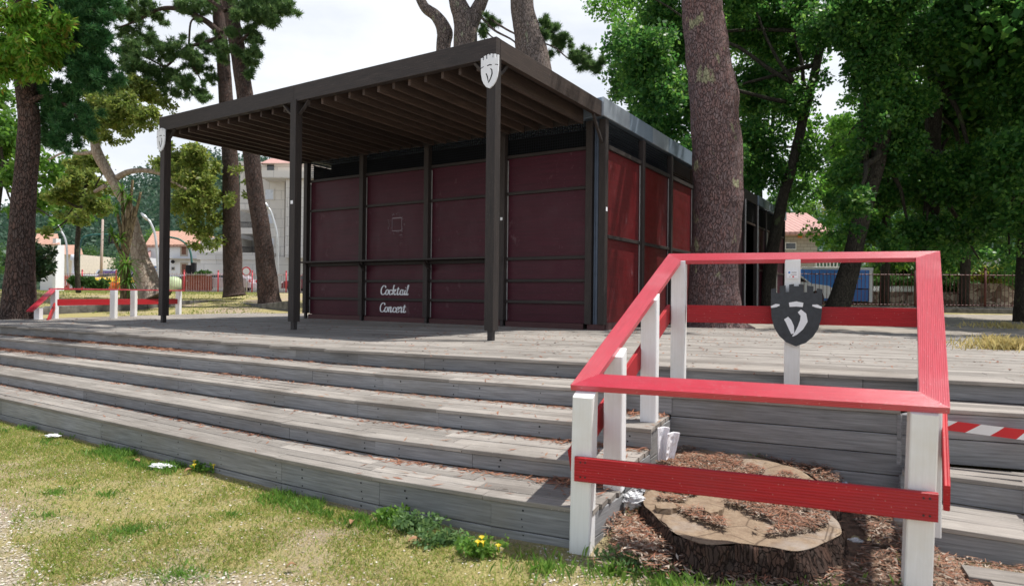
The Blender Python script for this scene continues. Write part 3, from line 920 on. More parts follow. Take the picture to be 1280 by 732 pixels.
# shields
def shield(name, p, right, up, w, h, face_mat, label, thick=.018, cutmat='slot'):
    right = Vector(right).normalized(); up = Vector(up).normalized(); nrm = right.cross(up).normalized()
    p = Vector(p)
    out = []
    xs = [-1, -.86, -.86, -.64, -.64, -.36, -.36, -.16, -.16, .16, .16, .36, .36, .64, .64, .86, .86, 1]
    ys = [.80, .84, .84, .70, .90, .90 + .02, .78, .78, .96, .96, .78, .78, .92, .90, .70, .84, .84, .80]
    top = [(-1, .74), (-1, .84), (-.80, .86), (-.80, .72), (-.66, .70), (-.66, .93), (-.42, .95), (-.42, .74), (-.28, .74), (-.28, .98), (-.10, 1.0), (-.10, .93), (.10, .93), (.10, 1.0),
           (.28, .98), (.28, .74), (.42, .74), (.42, .95), (.66, .93), (.66, .70), (.80, .72), (.80, .86), (1, .84), (1, .74)]
    side = [(1.0, .25), (.97, -.1), (.86, -.42), (.66, -.68), (.38, -.88), (0, -1.0)]
    pts = top + side + [(-x, y) for x, y in reversed(side[:-1])]
    o = empty(name, p, label, 'shield')
    mb = MB()
    q = [p + right * x * w / 2 + up * y * h / 2 for x, y in pts]
    f = [a + nrm * thick for a in q]
    # face filled as strips about the centre line: triangulate with a fan is wrong for battlements, so use bmesh ngon (simple polygon)
    mb.face(f[::-1] if False else f[::-1][::-1]); mb.face(list(reversed(q)))
    for i in range(len(q)):
        j = (i + 1) % len(q)
        mb.face([q[j], q[i], f[i], f[j]])
    ob = mb.build('shield_board', M[face_mat], o)
    def stroke(pl, name2):
        mb = MB(); Lp = []; Rp = []
        for i, (x, y, wd) in enumerate(pl):
            a = pl[max(i - 1, 0)]; b = pl[min(i + 1, len(pl) - 1)]
            tx, ty = (b[0] - a[0]) * w, (b[1] - a[1]) * h; l = math.hypot(tx, ty); tx /= l; ty /= l
            cpt = p + right * x * w / 2 + up * y * h / 2 + nrm * (thick + .0015)
            Lp.append(cpt + (right * -ty + up * tx) * wd * w / 2); Rp.append(cpt - (right * -ty + up * tx) * wd * w / 2)
        for i in range(len(pl) - 1): mb.face([Lp[i], Rp[i], Rp[i + 1], Lp[i + 1]])
        mb.build(name2, M[cutmat], o)
    k = 1 if cutmat != 'slot' else .5
    stroke([(-.28, .33, .09 * k), (0, .36, .11 * k), (.26, .33, .09 * k)], 'slot')
    stroke([(-1.0, .25, .04), (-.80, .30, .07 * k), (-.66, .32, .03)], 'slot')
    stroke([(.98, .25, .04), (.80, .30, .07 * k), (.62, .32, .03)], 'slot')
    stroke([(-.40, -.10, .10 * k), (-.30, -.20, .12 * k), (-.20, -.38, .12 * k), (-.13, -.60, .06 * k)], 'slot')
    stroke([(.12, .14, .09 * k), (.28, .02, .12 * k), (.30, -.18, .15 * k), (.17, -.40, .12 * k), (-.02, -.60, .06), (-.14, -.68, .02)], 'slot')
    return o
shield('shield', B(.105 + .01, PV - .07, 3.44), -UA, Z, .27, .44, 'white_board', 'white castle-topped shield on the right front corner of the pergola')
shield('shield', B(7.58 + .02, PV - .07, 3.44), -UA, Z, .27, .44, 'white_board', 'white castle-topped shield on the far left pergola post')

# second pavilion further back along the same line
pav2 = empty('pavilion', B(0, 9, 0), 'dark timber pavilion farther back behind the big pine trunk', 'pavilion')
V2 = [8.80, 10.18, 11.88, 13.30, 15.05, 16.70]
for i in range(5):
    a, b = V2[i], V2[i + 1]
    def box2(name, z0, z1, m, a2, b2, off=.06):
        mb = MB(); mb.beam(B(off, a2, (z0 + z1) / 2), B(off, b2, (z0 + z1) / 2), .02, z1 - z0, c=0); return mb.build(name, m, pav2)
    if i == 1:
        box2('doorway_shade_sheet', 0, 2.6, M['dark_in'], a + .05, b - .05, .5)  # near-black sheet painted as the shade inside the open doorway
    elif i >= 2:
        box2('panel', .1, 2.85, M['maroon'], a + .5, b - .05)
        box2('grey_panel', .1, 2.85, plain('grey_panel', (.22, .23, .22), .5) if i == 2 else bpy.data.materials['grey_panel'], a + .05, a + .5)
    else: box2('panel', .1, 2.6, M['maroon'], a + .05, b - .05)
    box2('upper_panel', 2.95, 3.5, M['dark_in'], a + .05, b - .05, .05)
    for z in (1.5, 2.9):
        if i == 1 and z < 2: continue
        mb = MB(); mb.beam(B(.05, a + .05, z), B(.05, b - .05, z), .05, .06, c=.004); mb.build('cross_rail', M['rafter'], pav2)
for i, v in enumerate(V2):
    mb = MB(); mb.beam(B(.05, v, 0), B(.05, v, 3.55), .11, .11, up=VA, c=.005); mb.build('wall_post', M['dark_wood'], pav2)
    mb = MB(); mb.beam(B(-.012, v, 0), B(-.012, v, 3.55), .014, .05, up=UA, c=0)
    if i in (1, 2): mb.build('aluminium_strip', M['alu'], pav2)
mb = MB(); mb.beam(B(.02, 8.7, 3.70), B(.02, 11.85, 3.70), .05, .30, c=.005); mb.build('fascia', M['dark_wood'], pav2)
for k in range(6):
    a = 11.87 + k * .815
    mb = MB(); mb.beam(B(-.02, a, 3.72), B(-.02, a + .81, 3.72), .05, .30, c=.005); mb.build('flashing', M['zinc'] if k % 2 else M['zinc_b'], pav2)
mb = MB(); mb.beam(B(.02, 16.74, 3.72), B(7.7, 16.74, 3.72), .05, .30, c=.005); mb.beam(B(.0, 11.9, 3.72), B(4, 11.9, 3.72), .04, .29, c=.005); mb.build('flashing', M['zinc_b'], pav2)
mb = MB()
mb.face([B(.05, 8.75, 3.6), B(.05, 16.7, 3.6), B(7.6, 16.7, 3.6), B(7.6, 8.75, 3.6)])
mb.build('roof_deck', M['zinc_b'], pav2)
mb = MB()
mb.face([B(.1, 16.7, 0), B(7.6, 16.7, 0), B(7.6, 16.7, 3.6), B(.1, 16.7, 3.6)]); mb.face([B(7.6, 8.8, 0), B(7.6, 16.7, 0), B(7.6, 16.7, 3.6), B(7.6, 8.8, 3.6)])
mb.face([B(.6, 8.8, 0), B(.6, 16.7, 0), B(.6, 16.7, 3.6), B(.6, 8.8, 3.6)])
mb.build('rear_wall', M['dark_in'], pav2)

# ------------------------------------------------------------------ red and white guard frame round the stump
gf = empty('guard_frame', (1.6, 4.0, 0), 'red and white timber guard rail frame around the tree stump', 'railing')
FL = Vector((.415, 3.60, 0)); FR = Vector((2.00, 3.05, 0)); BL = Vector((1.375, 5.42, 0)); BR = Vector((3.13, 4.93, 0))
ZF, ZB = .875, 1.70
o_FL, o_FR, o_BL = Vector((.325, 3.60, ZF)), Vector((1.988, 2.98, ZF)), Vector((1.265, 5.42, ZB))
pl_n = (o_FR - o_FL).cross(o_BL - o_FL).normalized()
def plane_z(x, y): return o_FL.z - (pl_n.x * (x - o_FL.x) + pl_n.y * (y - o_FL.y)) / pl_n.z
def wpost(x, y, z0, w=.112, lean=(0, 0)):
    """white post whose top is cut to the slope of the boards it carries"""
    sl = -(pl_n.x * .39 + pl_n.y * .92) / pl_n.z
    mb = MB(); mb.beam((x - lean[0], y - lean[1], z0), (x, y, plane_z(x, y) - .037), w, w, up=Vector((.39, .92, 0)), c=.006, ends=(None, (0, sl)))
    return mb.build('post', M['white'], gf)
wpost(.405, 3.575, -.12, lean=(.012, 0)); wpost(1.915, 3.06, -.15, lean=(.03, 0))
wpost(.63, 3.98, .20); wpost(.995, 4.73, .47); wpost(1.375, 5.42, .62)
wpost(2.185, 5.13, .62); wpost(3.05, 4.79, .62, .09); wpost(2.265, 3.56, .1, .10); wpost(2.695, 4.26, .25, .10)
def flat_rail(a, b, w, name='top_rail', ends=None, lift=0):
    mb = MB(); mb.beam(a, b, w, .032, c=.005, ends=ends); return mb.build(name, M['red'], gf)
# flat top rails: front, back, left, right (mitred at the corners)
zf = Vector((0, 0, ZF)); zb = Vector((0, 0, ZB))
def mitre_quad(name, o1, o2, i2, i1, th=.032):
    """a flat board given by its outer edge o1-o2 and inner edge i1-i2"""
    mb = MB(); P4 = [Vector(x) for x in (o1, o2, i2, i1)]
    nrm = (P4[1] - P4[0]).cross(P4[3] - P4[0]).normalized()
    if nrm.z < 0: nrm = -nrm; P4 = [P4[1], P4[0], P4[3], P4[2]]
    L = (P4[1] - P4[0]).length; d = (P4[1] - P4[0]).normalized(); sd = nrm.cross(d)
    uv = [((p - P4[0]).dot(d), (p - P4[0]).dot(sd)) for p in P4]
    mb.face(P4, uv)
    q = [p - nrm * th for p in P4]; mb.face(list(reversed(q)), list(reversed(uv)))
    for i in range(4):
        j = (i + 1) % 4; l = (P4[j] - P4[i]).length
        mb.face([q[i], q[j], P4[j], P4[i]], [(0, 0), (l, 0), (l, th), (0, th)])
    o = mb.build(name, M['red'], gf)
    bv = o.modifiers.new('bevel', 'BEVEL'); bv.width = .004; bv.segments = 2
    return o
def on_plane(px, py, z):
    d = at(px, py, 1) - Vector((0, 0, CAM_H)); k = (z - CAM_H) / d.z
    return Vector((0, 0, CAM_H)) + d * k
# the four flat boards lie in one tilted plane
oFL = Vector((.325, 3.60, ZF)); oFR = Vector((1.988, 2.98, ZF)); oBL = Vector((1.30, 5.50, ZB))
pn = (oFR - oFL).cross(oBL - oFL).normalized()
def on_frame(px, py):
    d = at(px, py, 1) - Vector((0, 0, CAM_H)); o_ = Vector((0, 0, CAM_H))
    return o_ + d * ((oFL - o_).dot(pn) / d.dot(pn))
print('frame back', on_frame(836, 318), on_frame(1175, 314), on_frame(851, 325), on_frame(1145, 325), on_frame(749, 467), on_frame(1149, 488))
oBL = on_frame(836, 317); oBR = on_frame(1175, 313.5); iBL = on_frame(851, 325.5); iBR = on_frame(1145, 322)
iFL = on_frame(749, 467); iFR = on_frame(1149, 489)
g_ = .002
mitre_quad('top_rail', oFL, oFR, iFR, iFL)
mitre_quad('top_rail', oBR, oBL, iBL, iBR)
mitre_quad('top_rail', oBL, oFL, iFL, iBL)
mitre_quad('top_rail', oFR, oBR, iBR, iFR)
def low(a, b, h=.125, th=.028):
    mb = MB(); mb.beam(a, b, th, h, c=.004); return mb.build('lower_rail', M['red_side'], gf)
def screws(a, b, h, n_off):
    a = Vector(a); b = Vector(b); nn = Vector(n_off)
    for k in (.02, .035, .965, .98):
        for dz in (-.3, .3):
            p = a.lerp(b, k) + Vector((0, 0, h * dz)); mb = MB(); mb.tube([p + nn * .012, p + nn * .0165], [.0055, .005], 6, smooth=False)
            mb.build('screw_head', M['dark_steel'], gf)
screws((.345, 3.51, .445), (1.925, 2.965, .430), .13, (-.33, -.945, 0))
low((.345, 3.51, .445), (1.925, 2.965, .430), .13)
low((1.43, 5.375, 1.23), (3.04, 4.865, 1.23), .14)
low((.338, 3.63, .455), (1.30, 5.44, 1.235), .14)
low((2.055, 3.10, .43), (3.19, 4.90, 1.235), .14)
# black shield and notice on the middle rear post
shield('shield', (2.176, 5.13 - .088, 1.235), (.95, -.31, 0), Z, .36, .475, 'black_board', 'black castle-topped shield on the rear post of the guard frame', thick=.02, cutmat='white_board')
card('notice', (2.158, 5.067, 1.548), (.95, -.31, 0), Z, .085, .062, 'small white paper notice above the black shield', 'notice',
     marks=[(-.28, .22, .16, .22, 'blue_ink'), (.12, .22, .42, .10, 'grey_ink'), (.08, -.06, .5, .07, 'grey_ink'), (.05, -.30, .14, .18, 'red_ink'), (-.22, -.3, .12, .06, 'grey_ink')])

# barrier tape
def tape():
    me_v = MB(); a = Vector((2.66, 4.50, .545)); b = Vector((6.76, 2.50, .46)); n = 100
    top = []; bot = []
    for i in range(n + 1):
        t_ = i / n; p = a.lerp(b, t_) + Vector((0, 0, -.05 * math.sin(math.pi * t_)))
        tw = .25 * math.sin(t_ * 22) + .1
        off = Vector((math.sin(tw) * .03, -.03 * math.sin(tw) * 2, 0))
        top.append(p + Vector((0, 0, .034)) + off); bot.append(p - Vector((0, 0, .034)) - off)
    L = (b - a).length
    for i in range(n):
        u0 = L * i / n; u1 = L * (i + 1) / n
        me_v.face([bot[i], bot[i + 1], top[i + 1], top[i]], [(u0, 0), (u1, 0), (u1, .07), (u0, .07)], smooth=True)
    # the knot round the frame post
    m, t, bb = mat('striped_tape', .35, .5)
    sx = t.nodes.new('ShaderNodeSeparateXYZ'); t.links.new(coords(t, 'UV'), sx.inputs[0])
    a1 = node(t, 'ShaderNodeMath', op='MULTIPLY_ADD'); t.links.new(sx.outputs[1], a1.inputs[0]); a1.inputs[1].default_value = -.7; t.links.new(sx.outputs[0], a1.inputs[2])
    a2 = node(t, 'ShaderNodeMath', op='MULTIPLY'); t.links.new(a1.outputs[0], a2.inputs[0]); a2.inputs[1].default_value = 1 / .26
    a3 = node(t, 'ShaderNodeMath', op='FRACT'); t.links.new(a2.outputs[0], a3.inputs[0])
    a4 = node(t, 'ShaderNodeMath', op='GREATER_THAN'); t.links.new(a3.outputs[0], a4.inputs[0]); a4.inputs[1].default_value = .5
    t.links.new(mixc(t, a4.outputs[0], (.62, .02, .03), (.82, .82, .86)), bb.inputs['Base Color'])
    o = me_v.build('barrier_tape', m)
    tag(o, 'red and white striped barrier tape stretched right from the guard frame', 'tape')
tape()
mb = MB(); mb.beam((6.8, 2.48, -.1), (6.8, 2.48, .85), .05, .05, c=.004); tag(mb.build('wooden_stake', M['white']), 'white wooden stake holding the far end of the barrier tape', 'stake')

# far guard frame
gf2 = empty('guard_frame', (-9.0, 14.5, DZ), 'distant red and white guard rail at the left end of the terrace', 'railing')
def p2(px, py, Y): return at(px, py, Y)
PTS = [(68, 398, 13.64), (142, 397.2, 14.1), (167, 395.3, 15.3), (223, 392.7, 17.0)]
for px, py, Y in PTS:
    a = at(px, py, Y); a.z = DZ
    mb = MB(); mb.beam(a, a + Vector((0, 0, .60)), .11, .11, c=.006); mb.build('post', M['white'], gf2)
a = at(48, 400, 13.2); mb = MB(); mb.beam((a.x, a.y, DZ - .1), (a.x, a.y, DZ + .22), .11, .11, c=.006); mb.build('post', M['white'], gf2)
c1 = at(68, 398, 13.64); c2 = at(142, 397.2, 14.1); c3 = at(223, 392.7, 17.0); c0 = at(40, 400, 12.9)
for c in (c1, c2, c3, c0): c.z = DZ
for s, e in ((c1 + Vector((-.08, 0, 0)), c3 + Vector((.1, 0, 0))),):
    mb = MB(); mb.beam(s + Vector((0, 0, .615)), e + Vector((0, 0, .615)), .13, .03); mb.build('top_rail', M['red'], gf2)
    mb = MB(); mb.beam(s + Vector((.12, -.0, .335)), e + Vector((-.1, 0, .335)), .03, .13); mb.build('lower_rail', M['red_side'], gf2)
mb = MB(); mb.beam(c1 + Vector((-.02, 0, .61)), c0 + Vector((-.05, 0, .17)), .13, .03); mb.build('top_rail', M['red'], gf2)
mb = MB(); mb.beam(c1 + Vector((0, .02, .30)), c0 + Vector((.30, 0, -.06)), .03, .12); mb.build('lower_rail', M['red_side'], gf2)

# ------------------------------------------------------------------ the stump
def make_stump():
    o = empty('tree_stump', (1.35, 4.0, 0), 'broad sawn pine stump with dark bark inside the guard frame', 'stump')
    cx, cy = 1.37, 4.03; n = 160
    def tilt(y): return .058 * max(0, y - 3.35)
    def rad(th):
        base = .60 + .06 * math.cos(2 * (th - 1.1)) 
        lob = .035 * math.sin(5 * th + .7) + .02 * math.sin(9 * th + 2) + .012 * noise.noise(Vector((math.cos(th) * 6, math.sin(th) * 6, 3)))
        return base + lob
    def P(th, k, z):
        r = rad(th) * k
        x = r * math.cos(th) * 1.04; y = r * math.sin(th) * 1.34
        return (cx + x + .18 * y * .35, cy + y * 1.0 - .06 * x, z)
    mb = MB()
    rings = [(1.12, -.10), (1.08, -.03), (1.05, .04), (1.02, .09), (1.0, .125), (.985, .145)]
    def ztop(th, k): return .148 + .018 * noise.noise(Vector((math.cos(th) * 1.7 * k, math.sin(th) * 1.7 * k, 1))) - .01 * (1 - k)
    pts = []
    for (k, z) in rings:
        row = []
        for i in range(n):
            th = 2 * math.pi * i / n
            f = 1 + .035 * (abs(noise.noise(Vector((th * 14, z * 3, 0)))) * 2 - .5) + .018 * noise.noise(Vector((th * 40, z * 10, 5)))
            zz = z if z < .14 else ztop(th, 1) - .004
            q_ = P(th, k * f, zz); row.append((q_[0], q_[1], zz + tilt(q_[1]) * max(0, min(1, z / .14))))
        pts.append(row)
    for r in range(len(rings) - 1):
        for i in range(n):
            j = (i + 1) % n
            mb.face([pts[r][i], pts[r][j], pts[r + 1][j], pts[r + 1][i]], smooth=False)
    bk = bark('stump_bark', (.075, .055, .047), (.018, .013, .011), (.13, .07, .05), 55, .2, .025)
    mb.build('bark', bk, o)
    mb = MB()
    ks = [.985, .95, .8, .62, .45, .28, .12, .0]
    m, t, b = mat('sawn_wood', .9, .15)
    ob = coords(t); fine = noise_node(t, ob, 30, 8, .75); big = noise_node(t, ob, 3.2, 6, .6)
    sepn = t.nodes.new('ShaderNodeTexWave'); sepn.wave_type = 'RINGS'; sepn.rings_direction = 'Z'; sepn.inputs['Scale'].default_value = 14; sepn.inputs['Distortion'].default_value = 2.5
    t.links.new(ob, sepn.inputs['Vector'])
    c = mixc(t, rng_node(t, fine, .3, .7), (.20, .145, .10), (.36, .285, .205))
    c = mixc(t, rng_node(t, sepn.outputs['Fac'], 0, 1, 0, .22), c, (.22, .13, .08))
    c = mixc(t, rng_node(t, big, .50, .64, 0, .8), c, (.34, .30, .265))
    vc = t.nodes.new('ShaderNodeTexVoronoi'); vc.feature = 'DISTANCE_TO_EDGE'; vc.inputs['Scale'].default_value = 3.3
    t.links.new(ob, vc.inputs['Vector']); c = mixc(t, rng_node(t, vc.outputs['Distance'], 0, .018, .8, 0), c, (.06, .04, .03))
    mo = noise_node(t, ob, 9, 6, .7); c = mixc(t, rng_node(t, mo, .5, .7, 0, .55), c, (.15, .10, .07))
    t.links.new(c, b.inputs['Base Color']); bump(t, b, fine, .7, .012)
    prev = None
    for k in ks:
        row = []
        for i in range(n):
            th = 2 * math.pi * i / n
            z = ztop(th, k) - (.0 if k < .98 else .004)
            x, y, _ = P(th, k, 0)
            z += .012 * noise.noise(Vector((x * 5, y * 5, 9)))
            if k < .9:
                sc = noise.noise(Vector((x * 2.2, y * 4.5, 20)));
                z -= .010 * min(1, max(0, (sc - .15) * 6))
            row.append((x, y, z + tilt(y)))
        if prev:
            for i in range(n):
                j = (i + 1) % n
                mb.face([prev[i], prev[j], row[j], row[i]], smooth=True)
        prev = row
    mb.build('cut_face', m, o)
    return o
make_stump()
def stump_splinter(px, py, L, ang, label):
    c = on_plane(px, py, .19); rr = random.Random(int(px))
    mb = MB(); pts = []
    k = 9
    for i in range(k):
        t_ = i / (k - 1); w = .035 * math.sin(math.pi * min(1, t_ * .8 + .12)) + .004
        pts.append((t_ * L - L / 2, w * (1 + .3 * rr.uniform(-1, 1))))
    ca, sa = math.cos(ang), math.sin(ang)
    up = [Vector((c.x + x * ca - y * sa, c.y + x * sa + y * ca, c.z + .01)) for x, y in pts]
    dn = [Vector((c.x + x * ca + y * sa, c.y + x * sa - y * ca, c.z + .0)) for x, y in pts]
    poly_ = up + dn[::-1]
    mb.face([p + Vector((0, 0, .008)) for p in reversed(poly_)]); mb.face([p - Vector((0, 0, .02)) for p in poly_])
    for i in range(len(poly_)):
        j = (i + 1) % len(poly_)
        mb.face([poly_[i] - Vector((0, 0, .02)), poly_[i] + Vector((0, 0, .008)), poly_[j] + Vector((0, 0, .008)), poly_[j] - Vector((0, 0, .02))])
    tag(mb.build('wood_chunk', bpy.data.materials['sawn_wood']), label, 'wood chunk')
stump_splinter(893, 636, .20, .9, 'long split wood chunk lying on the middle of the stump')
stump_splinter(835, 634, .14, .1, 'flat bark chip lying on the left of the stump')

# soil heap inside the pit
mb = MB(); a = on_plane(1206, 716, -.03); mb.beam(a, a + Vector((1.5, -.62, .0)), .16, .035, c=.004); mb.beam(a + Vector((.02, -.18, -.004)), a + Vector((1.52, -.80, -.004)), .15, .035, c=.004)
tag(mb.build('ground_planks', M['deck']), 'weathered planks lying on the ground at the bottom right corner', 'planks')
def pit_soil():
    mb = MB(); nx, ny = 46, 46
    def P(i, j):
        s = i / nx; t_ = j / ny
        a = Vector((.36, 3.30, 0)).lerp(Vector((2.20, 2.75, 0)), s); b = Vector((1.22, 5.0, 0)).lerp(Vector((2.70, 4.36, 0)), s)
        p = a.lerp(b, t_)
        edge = min(1, 6 * min(s, 1 - s, t_) if True else 1)
        z = ground_z(p.x, p.y) + .012 * edge + .03 * edge * noise.noise(Vector((p.x * 4, p.y * 4, 0))) + .02 * edge * noise.noise(Vector((p.x * 15, p.y * 15, 0)))
        z += .07 * max(0, t_ - .55) * edge - (1 - edge) * .01
        if t_ < .1: z -= .0
        return (p.x, p.y, z)
    G = [[P(i, j) for i in range(nx + 1)] for j in range(ny + 1)]
    for j in range(ny):
        for i in range(nx): mb.face([G[j][i], G[j][i + 1], G[j + 1][i + 1], G[j + 1][i]], smooth=True)
    tag(mb.build('leaf_litter_soil', M['litter_soil']), kind='structure')
pit_soil()

# ------------------------------------------------------------------ vegetation builders
def leaves(name, parent, centres, radii, n_per, size, m, squash=.8, ratio=.62, shell=.55, droop=0., nper=4):
    C_ = np.array([tuple(c) for c in centres], dtype=float); Rr = np.array(radii, dtype=float)
    w = Rr ** 2; cnt = np.maximum(6, (n_per * len(C_) * w / w.sum())).astype(int)
    idx = np.repeat(np.arange(len(C_)), cnt); n = len(idx)
    d = rng.normal(size=(n, 3)); d /= np.linalg.norm(d, axis=1)[:, None]
    r = Rr[idx] * (shell + (1.08 - shell) * rng.random(n) ** .8) * (1 + .28 * np.maximum(0, rng.normal(size=n)))
    d2 = d * r[:, None]; d2[:, 2] *= squash
    P = C_[idx] + d2
    a = rng.normal(size=(n, 3)) * .8 + d * .4; a[:, 2] -= droop; a /= np.linalg.norm(a, axis=1)[:, None]
    b = np.cross(a, rng.normal(size=(n, 3))); b /= np.linalg.norm(b, axis=1)[:, None]
    s = size * (.6 + .8 * rng.random(n)); a = a * s[:, None]; b = b * (s * ratio / 2)[:, None]
    V = np.empty((n, 4, 3)); V[:, 0] = P; V[:, 1] = P + a * .55 + b; V[:, 2] = P + a; V[:, 3] = P + a * .5 - b
    return soup(name, V.reshape(-1, 3), 4, m, parent)

def subclumps(blobs, n, rr=(.22, .42), inner=.35):
    """blobs: list of (centre, radius) -> many smaller clumps spread through them"""
    cs, rs = [], []
    tot = sum(b[1] ** 2 for b in blobs)
    for c, r in blobs:
        k = max(3, int(n * r * r / tot))
        for _ in range(k):
            v = Vector((random.gauss(0, 1), random.gauss(0, 1), random.gauss(0, 1))).normalized() * r * random.uniform(inner, 1.12)
            v.z *= .8
            cs.append(Vector(c) + v); rs.append(r * random.uniform(*rr))
    return cs, rs

def needles(name, parent, tufts, m, n=16, L=.14, w=.014):
    T = np.array([tuple(t) for t in tufts]); k = len(T)
    idx = np.repeat(np.arange(k), n); N_ = len(idx)
    d = rng.normal(size=(N_, 3)); d[:, 2] += .35; d /= np.linalg.norm(d, axis=1)[:, None]
    b = np.cross(d, rng.normal(size=(N_, 3))); b /= np.linalg.norm(b, axis=1)[:, None]
    P = T[idx] + d * .015; l = L * (.65 + .6 * rng.random(N_))
    V = np.empty((N_, 3, 3)); V[:, 0] = P - b * w / 2; V[:, 1] = P + b * w / 2; V[:, 2] = P + d * l[:, None]
    return soup(name, V.reshape(-1, 3), 3, m, parent)

def tufts_in(blobs, n, flat=.45):
    out = []; tot = sum(b[1] ** 2 for b in blobs)
    for c, r in blobs:
        k = max(4, int(n * r * r / tot))
        subs = [(Vector((random.gauss(0, .62), random.gauss(0, .62), random.gauss(0, .62) * flat * 1.3)) * r + Vector(c), r * random.uniform(.14, .36)) for _ in range(max(4, int(k / 13)))]
        for _ in range(k):
            sc, sr = random.choice(subs)
            v = Vector((random.gauss(0, 1), random.gauss(0, 1), random.gauss(0, .7))).normalized() * sr * random.uniform(.1, 1.25)
            out.append(sc + v)
    return out

def smooth_path(pts, rad, k=5):
    P, Q = [], []
    for i in range(len(pts) - 1):
        p0 = Vector(pts[max(i - 1, 0)]); p1 = Vector(pts[i]); p2 = Vector(pts[i + 1]); p3 = Vector(pts[min(i + 2, len(pts) - 1)])
        for j in range(k):
            t = j / k
            P.append(.5 * (2 * p1 + (p2 - p0) * t + (2 * p0 - 5 * p1 + 4 * p2 - p3) * t * t + (-p0 + 3 * p1 - 3 * p2 + p3) * t ** 3))
            Q.append(rad[i] * (1 - t) + rad[i + 1] * t)
    P.append(Vector(pts[-1])); Q.append(rad[-1])
    return P, Q

def trunk_px(mb, pts, Y, n=16, rough=.10, k=6, freq=2.5, dY=0):
    """trunk centre line from (px, py, radius_px) at distance Y"""
    W_ = [at(p[0], p[1], Y + dY * i) for i, p in enumerate(pts)]; Q = [p[2] * (Y + dY * i) / 823 for i, p in enumerate(pts)]
    P, Q = smooth_path(W_, Q, k)
    mb.tube(P, Q, n, rough=rough, freq=freq)
    return W_

def limb(mb, a, b, r0, r1=None, sag=.0, n=7, wob=.05):
    a = Vector(a); b = Vector(b); L = (b - a).length; pts = []
    for i in range(6):
        t = i / 5
        p = a.lerp(b, t) + Vector((random.uniform(-1, 1), random.uniform(-1, 1), random.uniform(-1, 1))) * L * wob * .5 * (1 if 0 < i < 5 else 0)
        p.z += sag * L * math.sin(math.pi * t)
        pts.append(p)
    P, Q = smooth_path(pts, [r0 + ((r1 or r0 * .3) - r0) * i / 5 for i in range(6)], 3)
    mb.tube(P, Q, n, rough=.05)

def sphere_px(lst, Y, dY=1.2):
    return [(at(x, y, Y + random.uniform(-dY, dY)), r * Y / 823) for x, y, r in lst]

bark_pine = bark('pine_bark', (.27, .205, .205), (.085, .056, .054), (.29, .15, .13), 27, .34, .04, lichen=(.36, .36, .22))
bark_dark = bark('dark_pine_bark', (.135, .105, .095), (.045, .033, .029), (.17, .095, .075), 24, .30, .05)
bark_mid = bark('grey_pine_bark', (.27, .225, .21), (.09, .07, .062), (.32, .24, .2), 20, .32, .05, lichen=(.30, .31, .22))
bark_pale = bark('mottled_pale_bark', (.50, .44, .37), (.26, .19, .15), (.40, .31, .24), 9, .5, .02)
bark_leafy = bark('broadleaf_bark', (.085, .075, .06), (.03, .026, .021), (.11, .10, .075), 26, .3, .03, lichen=(.12, .15, .07))
F_pine = foliage('pine_needles_green', [(.024, .10, .034), (.05, .16, .05), (.10, .23, .07)], .4)
F_pine2 = foliage('pine_needles_olive', [(.045, .11, .035), (.085, .17, .05), (.16, .24, .08)], .4)
F_deep = foliage('deep_green_leaves', [(.022, .095, .02), (.055, .175, .033), (.16, .31, .055)], .5, rough=.42)
F_lime = foliage('sunny_green_leaves', [(.045, .13, .018), (.08, .19, .025), (.13, .25, .035)], .45)
F_drop = foliage('drooping_green_leaves', [(.07, .20, .02), (.13, .30, .03), (.22, .40, .05), (.26, .17, .03)], .5)
F_olive = foliage('olive_leaves', [(.09, .15, .03), (.15, .22, .045), (.25, .31, .07), (.17, .17, .05)], .5)
F_mid = foliage('mid_green_leaves', [(.03, .085, .02), (.05, .12, .03), (.08, .16, .04)], .4)
F_far = foliage('far_wood_leaves', [(.03, .075, .05), (.05, .105, .065), (.08, .14, .085)], .3)
F_yel = foliage('yellow_green_leaves', [(.12, .17, .02), (.20, .25, .03), (.30, .30, .04)], .45)

# ---- big pine beside the pavilion
t = empty('pine_tree', at(893, 409, 13.3), 'huge reddish pine trunk beside the pavilion, in front of its side wall', 'tree')
mb = MB()
P, Q = smooth_path([at(x, y, 13.3) for x, y, r in [(894, 413, 0), (893, 400, 0), (892, 360, 0), (893, 320, 0), (898, 250, 0), (896, 190, 0), (892, 120, 0), (882, 50, 0), (877, 0, 0), (873, -60, 0), (880, -160, 0)]],
                   [r * 13.3 / 823 for r in (47, 35, 29, 28, 29.5, 29.5, 29, 25.5, 24.5, 22, 17)], 14)
mb.tube(P, Q, 96, rough=.10, freq=2.6)
top = at(880, -160, 13.3)
blobs = [(top + Vector((random.uniform(-3.2, 3.2), random.uniform(-2.5, 3), random.uniform(.2, 2.2))), random.uniform(1.0, 1.7)) for _ in range(10)]
for c, r in blobs: limb(mb, top - Vector((0, 0, random.uniform(0, 1))), c, .13, .03)
mb.build('trunk', bark_pine, t)
needles('crown', t, tufts_in(blobs, 1500), F_pine, n=12, L=.18, w=.03)

